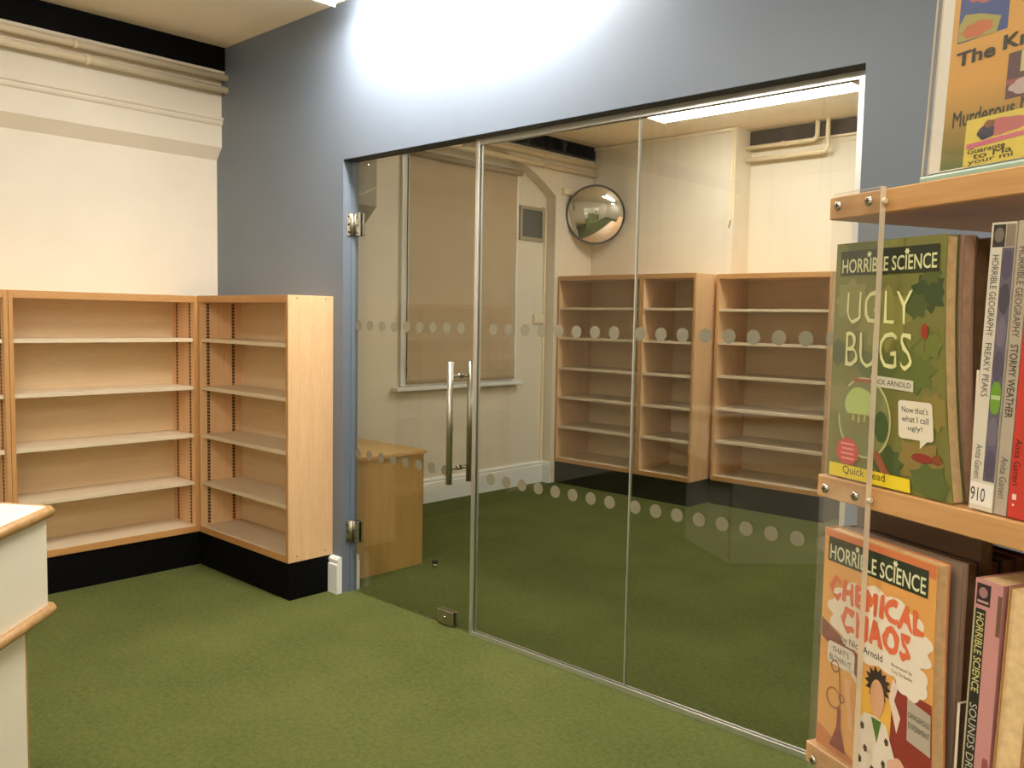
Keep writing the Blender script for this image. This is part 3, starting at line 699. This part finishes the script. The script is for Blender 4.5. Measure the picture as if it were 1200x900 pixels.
def spine_book(label, u0, d0, z0, w_, h, dep, cov, lean=0.0, pag='pages', group=None, fore=False):
    """paperback seen from its spine (or fore-edge): x is the thickness, y runs into the shelf"""
    t = thing('paperback', label, 'book', sloc(u0, d0, z0+w_*math.sin(lean)+0.0003), -AZ, group)
    t.rotation_euler = (0, 0, 0); t.rotation_mode = 'QUATERNION'
    t.rotation_quaternion = Matrix.Rotation(-AZ, 4, 'Z').to_quaternion() @ Matrix.Rotation(lean, 4, 'Y').to_quaternion()
    c = 0.0007
    if fore:
        boxo('pages', c, w_-c, 0.002, dep, 0.001, h-0.001, pag, t)
        boxo('front_cover', 0, c, 0, dep, 0, h, cov, t); boxo('back_cover', w_-c, w_, 0, dep, 0, h, cov, t); boxo('spine', 0, w_, dep, dep+c, 0, h, cov, t)
    else:
        boxo('pages', c, w_-c, c, dep-0.002, 0.001, h-0.001, pag, t)
        boxo('front_cover', w_-c, w_, c, dep, 0, h, cov, t); boxo('back_cover', 0, c, c, dep, 0, h, cov, t); boxo('spine', 0, w_, 0, c, 0, h, cov, t)
    return t
def L(k): return -0.00012*k

Z2, Z3 = BT[1]+0.0005, BT[2]+0.0005
# ---- upper tier, end book with a green leaf cover
h = 0.2045
bk, mp = cover_book('green leafy paperback titled Ugly Bugs behind the clear strip', -0.6105, 0.5555, Z2, 0.1155, h, 0.0125, ink((115, 113, 52)), 'pages', flare=0.16, group='face-out end books', back=ink((86, 89, 46)))
leafs = [((0.030, 0.197), 0.020, (86, 92, 39)), ((0.060, 0.192), 0.018, (126, 125, 63)), ((0.100, 0.160), 0.017, (55, 70, 32)), ((0.088, 0.150), 0.012, (72, 84, 36)), ((0.020, 0.155), 0.020, (135, 132, 73)),
         ((0.055, 0.140), 0.028, (135, 130, 63)), ((0.102, 0.175), 0.010, (82, 89, 39)), ((0.006, 0.110), 0.013, (75, 86, 45)), ((0.085, 0.100), 0.022, (93, 104, 39)), ((0.100, 0.120), 0.014, (106, 115, 46)), ((0.050, 0.098), 0.020, (88, 96, 45)),
         ((0.105, 0.068), 0.016, (135, 118, 54)), ((0.075, 0.060), 0.016, (115, 108, 48)), ((0.090, 0.028), 0.020, (135, 115, 54)), ((0.060, 0.022), 0.015, (68, 86, 39)), ((0.098, 0.012), 0.017, (88, 98, 43)), ((0.012, 0.070), 0.016, (133, 125, 75))]
for k, ((a, b), r, col) in enumerate(leafs):
    pts = [(min(max(x, 0.0005), 0.1150), min(max(z, 0.0005), h-0.0005)) for x, z in star(a, b, r*0.72, r, 7+k % 3, 1.1)]
    shape('leaf', pts, ink(col), bk, L(1+k*0.38), mp)
shape('banner', rect(0.0058, 0.1765, 0.1095, 0.1975), ink((37, 41, 21)), bk, L(8), mp)
lettering('series_title', 'HORRIBLE SCIENCE', (0.0078, 0.1785, 0.1078, 0.1905), ink((214, 214, 160)), bk, L(9), mp, 0.012, slope=0.0005)
for sx_ in (0.0385, 0.0785): shape('splat', star(sx_, 0.1935, 0.0016, 0.0030, 6), ink((222, 222, 170)), bk, L(9), mp)
lettering('title', 'UGLY', (0.0155, 0.1355, 0.0850, 0.1625), ink((226, 222, 160)), bk, L(9), mp, -0.006, jitter=0.0006)
lettering('title', 'BUGS', (0.0155, 0.0985, 0.0850, 0.1285), ink((226, 222, 160)), bk, L(9), mp, -0.006, jitter=0.0006)
shape('insect', ell(0.0975, 0.130, 0.0032, 0.006), ink((150, 44, 26)), bk, L(10), mp)
for k in range(6):
    a = math.radians(-150+60*k*0.98); shape('insect_leg', [(0.0975, 0.129), (0.0975+0.009*math.cos(a), 0.128+0.011*math.sin(a)-0.003), (0.0980+0.009*math.cos(a), 0.1275+0.011*math.sin(a)-0.003)], ink((120, 56, 30)), bk, L(9), mp)
shape('author_strip', [(0.044, 0.0835), (0.0865, 0.0815), (0.0868, 0.0905), (0.0443, 0.0925)], ink((210, 202, 178)), bk, L(8), mp)
lettering('author', 'NICK ARNOLD', (0.0462, 0.0856, 0.0845, 0.0898), 'print_black', bk, L(9), mp, 0.0, slope=-0.0014)
shape('lens_ring', ell(0.0375, 0.0555, 0.0275, 0.0345), ink((196, 190, 130)), bk, L(7), mp)
shape('lens_view', ell(0.0375, 0.0555, 0.0258, 0.0328), ink((124, 127, 75)), bk, L(8), mp)
shape('lens_leaf', ell(0.0555, 0.050, 0.0070, 0.013), ink((63, 86, 39)), bk, L(9), mp)
shape('bug_body', blob(0.0330, 0.0660, 0.0150, 0.0145, 5, 0.05), ink((180, 196, 112)), bk, L(10), mp)
for k in range(4): shape('bug_leg', [(0.0215+0.006*k, 0.058), (0.0265+0.006*k, 0.058), (0.0230+0.0055*k, 0.036)], ink((135, 118, 64)), bk, L(11), mp)
shape('bug_collar', rect(0.026, 0.0855, 0.049, 0.0885), ink((166, 82, 56)), bk, L(10), mp)
shape('offer_badge', star(0.0215, 0.0245, 0.0108, 0.0128, 12), ink((204, 72, 70)), bk, L(12), mp)
for k in range(4): shape('badge_line', rect(0.0145+0.001*(k % 2), 0.0302-0.0042*k, 0.0285, 0.0318-0.0042*k), ink((232, 150, 140)), bk, L(13), mp)
shape('handle', [(0.046, 0.027), (0.052, 0.030), (0.066, 0.008), (0.058, 0.006)], ink((150, 84, 56)), bk, L(9), mp)
shape('speech_bubble', rrect(0.0725, 0.0440, 0.1040, 0.0745, 0.003), ink((226, 214, 190)), bk, L(11), mp)
shape('bubble_tail', [(0.0920, 0.0445), (0.0990, 0.0445), (0.0915, 0.0375)], ink((226, 214, 190)), bk, L(11), mp)
for k, tx in enumerate(("Now that's", 'what I call', 'ugly!')):
    hw = (0.0120, 0.0122, 0.0065)[k]; lettering('bubble_text', tx, (0.0880-hw, 0.0650-0.0075*k, 0.0880+hw, 0.0700-0.0075*k), 'print_black', bk, L(12), mp)
shape('beetle', ell(0.0930, 0.0305, 0.0095, 0.0036), ink((140, 44, 32)), bk, L(10), mp)
shape('beetle_tail', star(0.1055, 0.0310, 0.0034, 0.0046, 8), ink((134, 66, 34)), bk, L(9), mp)
shape('yellow_sticker', [(0.003, 0.0010), (0.0815, 0.0010), (0.0815, 0.0118), (0.003, 0.0128)], ink((232, 206, 36)), bk, L(13), mp)
lettering('sticker_text', 'Quick Read', (0.0175, 0.0040, 0.0590, 0.0118), 'print_black', bk, L(14), mp)

def end_stack(d, z0, specs):
    for (lab, w2, h2, th, cov, pag, fl) in specs:
        cover_book(lab, -0.6085, d, z0, w2, h2, th, ink(cov), pag, flare=fl, group='end books stacked behind'); d += th+0.0006
plain('pages_pink', (196, 160, 132), 0.85, noise=0.12, nscale=140); plain('pages_shaded', (120, 90, 58), 0.85, noise=0.15, nscale=140)  # last one: page paper darkened to hold the shade deeper in the rows
end_stack(0.5687, Z2, [('paperback with pinkish page edges right behind the green leafy one', 0.117, 0.2045, 0.0125, (150, 120, 100), 'pages_pink', 0.12),
                       ('paperback with page edges darkened for shade, third in the upper end row', 0.118, 0.203, 0.0135, (92, 70, 48), 'pages_shaded', 0.05),
                       ('dark paperback, fourth in the upper end row', 0.119, 0.203, 0.0125, (44, 34, 28), 'pages_shaded', 0.03)])
# ---- upper tier, spine-out books
plain('spine_white', (214, 204, 184), 0.35); plain('spine_grey', (178, 164, 144), 0.35); plain('spine_red', (196, 56, 42), 0.35); plain('spine_pink', (198, 140, 136), 0.35)
UH = 0.208
fp = spine_book('white spined paperback titled Freaky Peaks with a 910 label', -0.4632, 0.5555, Z2, 0.0195, UH, 0.128, 'spine_white', lean=0.030, group='upper spine-out books')
shape('spine_picture', rect(0.0098, 0.022, 0.0193, 0.190), ink((98, 88, 104)), fp, L(1))
for k in range(7): shape('rock_shade', blob(0.0145, 0.034+0.024*k, 0.0040, 0.010, 5, 0.12, ph=k), ink(((82, 74, 92), (112, 102, 116), (70, 64, 76))[k % 3]), fp, L(2))
shape('green_creature', blob(0.0147, 0.083, 0.0040, 0.0115, 4, 0.12), ink((108, 150, 44)), fp, L(3)); shape('green_stripe', rect(0.0112, 0.082, 0.0185, 0.085), ink((176, 196, 140)), fp, L(4))
shape('publisher_mark', rect(0.0015, 0.1905, 0.0115, 0.2065), ink((52, 46, 40)), fp, L(1)); shape('mark_ring', ell(0.0065, 0.199, 0.0038, 0.0052), ink((118, 106, 92)), fp, L(2))
shape('spine_top_band', rect(0.0120, 0.1905, 0.0193, 0.2065), ink((136, 120, 100)), fp, L(1))  # brownish band across the top right of the spine
lettering('series_title', 'HORRIBLE GEOGRAPHY', (0.0024, 0.1270, 0.0078, 0.1850), ink((58, 54, 48)), fp, L(2), spine=True)
lettering('title', 'FREAKY PEAKS', (0.0024, 0.0830, 0.0078, 0.1220), ink((74, 68, 60)), fp, L(2), spine=True)
lettering('author', 'Anita Ganeri', (0.0022, 0.0230, 0.0078, 0.0480), ink((90, 84, 76)), fp, L(2), spine=True)
shape('class_label', rect(0.0002, 0.0035, 0.0193, 0.0200), ink((236, 228, 214)), fp, L(3))
lettering('class_number', '910', (0.0010, 0.0065, 0.0130, 0.0165), 'print_black', fp, L(4))
sw = spine_book('grey spined paperback titled Stormy Weather next to Freaky Peaks', -0.4424, 0.5560, Z2, 0.0095, UH, 0.128, 'spine_grey', lean=0.030, group='upper spine-out books')
lettering('series_title', 'HORRIBLE GEOGRAPHY', (0.0020, 0.1270, 0.0074, 0.1900), ink((70, 60, 50)), sw, L(2), spine=True)
lettering('title', 'STORMY WEATHER', (0.0018, 0.0700, 0.0078, 0.1220), ink((62, 50, 42)), sw, L(2), bold=0.008, spine=True)
lettering('author', 'Anita Ganeri', (0.0020, 0.0120, 0.0076, 0.0420), ink((92, 80, 68)), sw, L(2), spine=True)
rd = spine_book('red spined paperback with an orange flame at the photo edge', -0.4318, 0.5555, Z2, 0.0170, UH, 0.128, 'spine_red', lean=0.030, group='upper spine-out books')
shape('flame', blob(0.0110, 0.098, 0.0050, 0.016, 5, 0.25), ink((236, 130, 40)), rd, L(1)); shape('flame_core', blob(0.0115, 0.098, 0.0028, 0.009, 5, 0.2), ink((250, 196, 70)), rd, L(2))
lettering('author', 'Anita Ganeri', (0.0020, 0.0230, 0.0072, 0.0560), ink((60, 16, 14)), rd, L(2), spine=True)
shape('white_mark', rect(0.0030, 0.0130, 0.0062, 0.0170), ink((236, 200, 190)), rd, L(2)); shape('white_mark', rect(0.0034, 0.0085, 0.0050, 0.0100), ink((236, 200, 190)), rd, L(2))

# ---- middle tier, end book with an orange cover
h = 0.2000; w_ = 0.1285
bk, mp = cover_book('orange paperback titled Chemical Chaos behind the clear strip', -0.6110, 0.5570, Z3, w_, h, 0.0130, ink((222, 160, 84)), 'pages', flare=0.06, yaw=math.radians(-3.0), group='face-out end books', back=ink((196, 128, 84)))
def cl(p): return (min(max(p[0], 0.0006), w_-0.0006), min(max(p[1], 0.0006), h-0.0006))
shape('top_band', [(0.0006, 0.1994), (w_-0.0006, 0.1994), (w_-0.0006, 0.188), (0.09, 0.192), (0.0006, 0.193)], ink((206, 118, 70)), bk, L(1), mp)
shape('shelf_stripe', [(0.0006, 0.118), (0.0006, 0.101), (0.050, 0.078), (0.050, 0.098)], ink((126, 66, 52)), bk, L(1), mp)
shape('bench', [(0.0006, 0.020), (0.050, 0.004), (0.050, 0.0006), (0.0006, 0.0006)], ink((190, 116, 62)), bk, L(2), mp)
shape('yellow_wall', [(0.048, 0.085), (0.090, 0.085), (0.090, 0.030), (0.048, 0.030)], ink((228, 176, 70)), bk, L(1), mp)
shape('red_panel', [(0.088, 0.090), (w_-0.0006, 0.090), (w_-0.0006, 0.0006), (0.075, 0.0006), (0.085, 0.030)], ink((140, 50, 36)), bk, L(2), mp)
shape('cloud', [cl(p) for p in blob(0.068, 0.130, 0.053, 0.030, 13, 0.16, ph=0.4)], ink((232, 218, 196)), bk, L(3), mp)
shape('cloud_tail', [cl(p) for p in blob(0.106, 0.102, 0.016, 0.015, 7, 0.18)], ink((232, 218, 196)), bk, L(3.5), mp)
shape('steam', [(0.088, 0.095), (0.094, 0.090), (0.090, 0.078), (0.097, 0.066), (0.093, 0.052), (0.089, 0.064), (0.084, 0.078)], ink((230, 204, 184)), bk, L(4), mp)
shape('banner', rect(0.0055, 0.1715, 0.1205, 0.1935), ink((34, 44, 24)), bk, L(4), mp)
lettering('series_title', 'HORRIBLE SCIENCE', (0.0080, 0.1735, 0.1185, 0.1870), ink((222, 220, 176)), bk, L(5), mp, 0.012, slope=0.0003)
for sx_ in (0.0420, 0.0860): shape('splat', star(sx_, 0.1897, 0.0017, 0.0032, 6), ink((226, 222, 180)), bk, L(5), mp)
lettering('title', 'CHEMICAL', (0.0100, 0.1390, 0.1180, 0.1600), ink((222, 108, 66)), bk, L(5), mp, 0.055, jitter=0.0011, space=1.14)
lettering('title', 'CHAOS', (0.0260, 0.1140, 0.1050, 0.1370), ink((222, 108, 66)), bk, L(5), mp, 0.055, jitter=0.0011, space=1.14)
lettering('author', 'by Nick Arnold', (0.0270, 0.1020, 0.0760, 0.1100), 'print_black', bk, L(5), mp)
for k in range(2): lettering('illustrator', ('Illustrated by', 'Tony De Saulles')[k], (0.0860, 0.1045-0.0050*k, 0.1080, 0.1080-0.0050*k), ink((96, 84, 70)), bk, L(5), mp)
shape('speech_bubble', rrect(0.0100, 0.0800, 0.0440, 0.1000, 0.004), ink((226, 214, 194)), bk, L(4), mp)
shape('bubble_tail', [(0.036, 0.082), (0.043, 0.084), (0.050, 0.072)], ink((226, 214, 194)), bk, L(4), mp)
lettering('bubble_text', "THAT'S", (0.0160, 0.0915, 0.0370, 0.0965), 'print_black', bk, L(5), mp); lettering('bubble_text', 'BLOWN IT', (0.0130, 0.0835, 0.0400, 0.0888), 'print_black', bk, L(5), mp)
# plain figure-coloured shapes in place of the drawn figure
shape('dark_tuft', star(0.0715, 0.0835, 0.0105, 0.0150, 14), ink((52, 38, 30)), bk, L(5), mp)
shape('pale_oval', ell(0.0715, 0.0720, 0.0080, 0.0155), ink((214, 160, 122)), bk, L(6), mp)
shape('white_coat', [(0.050, 0.0006), (0.047, 0.040), (0.058, 0.054), (0.070, 0.056), (0.082, 0.053), (0.092, 0.030), (0.088, 0.0006)], ink((222, 208, 188)), bk, L(6), mp)
shape('green_shirt', [(0.0655, 0.054), (0.0770, 0.054), (0.0725, 0.034)], ink((78, 112, 40)), bk, L(7), mp)
for k, (a, b) in enumerate(((0.056, 0.042), (0.060, 0.024), (0.083, 0.040), (0.054, 0.012), (0.080, 0.020), (0.068, 0.010), (0.086, 0.008))): shape('stain', blob(a, b, 0.0018, 0.0026, 5, 0.3), ink((84, 62, 46)), bk, L(8), mp)
shape('pale_arm', [(0.040, 0.030), (0.046, 0.030), (0.040, 0.062), (0.042, 0.074), (0.032, 0.074), (0.034, 0.060)], ink((226, 170, 120)), bk, L(5), mp)
shape('pale_hand', blob(0.096, 0.018, 0.011, 0.013, 6, 0.14), ink((220, 172, 142)), bk, L(8), mp)
shape('wall_sign', [(0.1040, 0.052), (0.1275, 0.049), (0.1275, 0.082), (0.1040, 0.086)], ink((178, 164, 146)), bk, L(6), mp)
lettering('sign_text', 'DANGEROUS', (0.1055, 0.0715, 0.1265, 0.0760), 'print_black', bk, L(7), mp, slope=-0.001); lettering('sign_text', 'EXPERIMENT', (0.1055, 0.0630, 0.1265, 0.0675), 'print_black', bk, L(7), mp, slope=-0.001)
shape('flask', [(0.0170, 0.006), (0.0370, 0.006), (0.0300, 0.026), (0.0295, 0.044), (0.0255, 0.044), (0.0250, 0.026)], ink((132, 50, 40)), bk, L(6), mp)
def ringpts(cx, cz, r, wd): return [(cx+r*math.cos(2*PI*k/20), cz+r*math.sin(2*PI*k/20)) for k in range(21)] + [(cx+(r-wd)*math.cos(2*PI*k/20), cz+(r-wd)*math.sin(2*PI*k/20)) for k in range(20, -1, -1)]
for cx, cz, r in ((0.0200, 0.0500, 0.0095), (0.0205, 0.0850-0.006, 0.0055), (0.0300, 0.0530, 0.0040)):
    rp_ = ringpts(cx, cz, r, 0.0014); flat('coil', [mp(p) for p in rp_], [(k, k+1, 40-k, 41-k) for k in range(20)], ink((150, 92, 38)), bk, L(5))
shape('coil_stem', [(0.0250, 0.079), (0.0262, 0.078), (0.0290, 0.053), (0.0278, 0.053)], ink((150, 92, 38)), bk, L(5), mp)
end_stack(0.5718, Z3, [('grey backed paperback right behind the orange one', 0.1300, 0.2000, 0.0060, (146, 124, 104), 'pages_pale', 0.0),
                       ('dark paperback, third in the middle end row', 0.1285, 0.2000, 0.0120, (40, 30, 26), 'pages_shaded', 0.0),
                       ('brown paperback, darkened for shade, standing taller than the orange one before it', 0.1295, 0.2210, 0.0120, (92, 66, 46), 'pages_shaded', 0.0)] +  # tan cover turned dark brown to hold the shade under the board
          [('%s paperback, %s in the middle end row' % (n_, o_), 0.1265+0.001*(k % 4), 0.1975+0.0012*(k % 3), 0.0130, c_, 'pages_shaded', 0.0)
           for k, (n_, o_, c_) in enumerate((('black', 'fifth', (40, 34, 30)), ('slate', 'sixth', (70, 76, 84)), ('maroon', 'seventh', (92, 36, 34)), ('olive', 'eighth', (86, 84, 46))))])
# ---- middle tier, spine-out books
sdk = spine_book('pink spined paperback titled Sounds Dreadful', -0.4580, 0.5560, Z3, 0.0225, 0.198, 0.128, 'spine_pink', lean=0.022, group='middle spine-out books')
shape('black_band', rect(0.0016, 0.0020, 0.0102, 0.1760), ink((38, 36, 26)), sdk, L(1)); shape('pale_border', rect(0.0001, 0.0020, 0.0016, 0.1760), ink((176, 168, 130)), sdk, L(1))
shape('publisher_mark', rect(0.0014, 0.1790, 0.0130, 0.1950), ink((46, 34, 34)), sdk, L(1)); shape('mark_ring', ell(0.0070, 0.1885, 0.0036, 0.0040), ink((160, 116, 112)), sdk, L(2)); shape('mark_line', rect(0.0025, 0.1808, 0.0118, 0.1825), ink((190, 150, 144)), sdk, L(2))
lettering('series_title', 'HORRIBLE SCIENCE', (0.0030, 0.1130, 0.0092, 0.1730), ink((206, 196, 128)), sdk, L(2), bold=0.01, spine=True)
lettering('title', 'SOUNDS DREADFUL', (0.0030, 0.0220, 0.0092, 0.1040), ink((190, 182, 164)), sdk, L(2), spine=True)
shape('ink_spot', blob(0.0190, 0.060, 0.0022, 0.007, 4, 0.3), ink((150, 80, 80)), sdk, L(1)); shape('ink_spot', blob(0.0190, 0.020, 0.0030, 0.018, 4, 0.3), ink((110, 40, 40)), sdk, L(1))
shape('dark_corner', rect(0.0190, 0.1600, 0.0224, 0.1900), ink((110, 82, 62)), sdk, L(1))
spine_book('paperback with its yellowed fore-edge showing beside Sounds Dreadful', -0.4335, 0.5560, Z3, 0.0210, 0.198, 0.128, ink((176, 132, 84)), lean=0.035, group='middle spine-out books', fore=True)

# ---- sign holder with poster standing on the spinner
sh = thing('sign_holder', 'clear sign holder standing on top of the book spinner', 'sign holder', sloc(-0.538, 0.575, BT[0]), -AZ)
TILT = -0.055
bm = bmesh.new(); bx(bm, -0.002, 0.218, -0.004, 0.055, 0.0, 0.0090); bev(bm, 0.002, 2); obj('foot', bm, 'acrylic_green_edge', sh)
bm = bmesh.new(); fs = bx(bm, 0, 0.216, -0.0040, -0.0020, 0, 0.305); 
for k in (3, 5, 1, 0): fs[k].material_index = 1
obj('front_sheet', bm, ['acrylic', 'acrylic_edge'], sh, (0, 0, 0.0090), (TILT, 0, 0), recalc=False)
bm = bmesh.new(); fs = bx(bm, 0, 0.216, 0.0020, 0.0040, 0, 0.305)
for k in (3, 5, 1, 0): fs[k].material_index = 1
obj('back_sheet', bm, ['acrylic', 'acrylic_edge'], sh, (0, 0, 0.0090), (TILT, 0, 0), recalc=False)
po = thing('poster', 'orange and green book poster inside the clear sign holder', 'poster', sloc(-0.538, 0.575, BT[0]+0.0092), -AZ)
po.rotation_euler = (0, 0, 0); po.rotation_mode = 'QUATERNION'
po.rotation_quaternion = Matrix.Rotation(-AZ, 4, 'Z').to_quaternion() @ Matrix.Rotation(TILT, 4, 'X').to_quaternion()
boxo('sheet', 0.004, 0.212, -0.0005, 0.0005, 0.001, 0.298, 'print_white', po)
def poster_ink():
    mt, t_, b = nt('poster_ground'); tc = t_.nodes.new('ShaderNodeTexCoord'); sx = t_.nodes.new('ShaderNodeSeparateXYZ'); t_.links.new(tc.outputs['Object'], sx.inputs[0])
    r = t_.nodes.new('ShaderNodeValToRGB'); r.color_ramp.elements[0].position = 0.0; r.color_ramp.elements[0].color = (*s2l((84, 106, 52)), 1)
    r.color_ramp.elements[1].position = 0.22; r.color_ramp.elements[1].color = (*s2l((220, 162, 72)), 1)
    mm = t_.nodes.new('ShaderNodeMath'); mm.operation = 'MULTIPLY'; mm.inputs[1].default_value = 1/0.30; t_.links.new(sx.outputs['Z'], mm.inputs[0])
    t_.links.new(mm.outputs[0], r.inputs['Fac']); t_.links.new(r.outputs['Color'], b.inputs['Base Color']); b.inputs['Roughness'].default_value = 0.4
poster_ink()
def PL(k): return -0.0006-0.00012*k
shape('poster_ground', rect(0.0150, 0.002, 0.205, 0.290), 'poster_ground', po, PL(0))
shape('thumbnail', rect(0.0205, 0.0990, 0.0640, 0.1700), ink((44, 74, 140)), po, PL(1))
shape('thumbnail_patch', blob(0.044, 0.136, 0.015, 0.010, 6, 0.2), ink((190, 96, 96)), po, PL(2)); shape('thumbnail_patch', blob(0.056, 0.128, 0.007, 0.004, 5, 0.2), ink((206, 180, 190)), po, PL(3))
shape('thumbnail_patch', [(0.021, 0.1000), (0.055, 0.0985), (0.058, 0.110), (0.040, 0.117), (0.026, 0.120), (0.021, 0.113)], ink((170, 160, 84)), po, PL(2))
shape('thumbnail_patch', blob(0.038, 0.106, 0.012, 0.005, 7, 0.2), ink((200, 108, 60)), po, PL(3))
lettering('heading', 'The', (0.0215, 0.0805, 0.0560, 0.0915), 'print_black', po, PL(4), bold=0.03, slope=0.0005)
lettering('heading', 'Kn', (0.0620, 0.0830, 0.0850, 0.0940), 'print_black', po, PL(4), bold=0.03)
shape('thumbnail', rect(0.0675, 0.0460, 0.1080, 0.0795), ink((92, 60, 72)), po, PL(1)); shape('thumbnail_patch', rect(0.0780, 0.0640, 0.1080, 0.0790), ink((204, 196, 140)), po, PL(2)); shape('thumbnail_patch', blob(0.084, 0.0535, 0.012, 0.005, 5, 0.2), ink((196, 176, 168)), po, PL(3)); shape('thumbnail_patch', rect(0.0680, 0.0560, 0.080, 0.0600), ink((160, 84, 80)), po, PL(2))
lettering('heading', 'Murderous M', (0.0232, 0.0335, 0.0890, 0.0460), ink((48, 46, 30)), po, PL(2), bold=0.018)
shape('yellow_card', rect(0.0365, 0.0015, 0.1500, 0.0370), ink((230, 208, 90)), po, PL(3))
shape('card_picture', blob(0.068, 0.0275, 0.017, 0.0055, 5, 0.2), ink((196, 110, 112)), po, PL(4)); shape('card_picture', blob(0.0545, 0.0250, 0.0065, 0.0045, 5, 0.2), ink((56, 58, 84)), po, PL(5)); shape('card_picture', blob(0.057, 0.0310, 0.004, 0.0025, 5, 0.2), ink((140, 84, 52)), po, PL(6))
shape('card_stripe', [(0.0385, 0.0148), (0.1000, 0.0185), (0.1000, 0.0215), (0.0385, 0.0185)], ink((214, 110, 140)), po, PL(6))
lettering('card_text', 'Guarante', (0.0400, 0.0105, 0.0720, 0.0145), ink((60, 56, 26)), po, PL(5), bold=0.012, slope=0.001)
lettering('card_text', 'to Ma', (0.0450, 0.0062, 0.0780, 0.0108), ink((60, 56, 26)), po, PL(5), bold=0.012, slope=0.001)
lettering('card_text', 'your mi', (0.0410, 0.0016, 0.0790, 0.0062), ink((60, 56, 26)), po, PL(5), bold=0.012, slope=0.001)
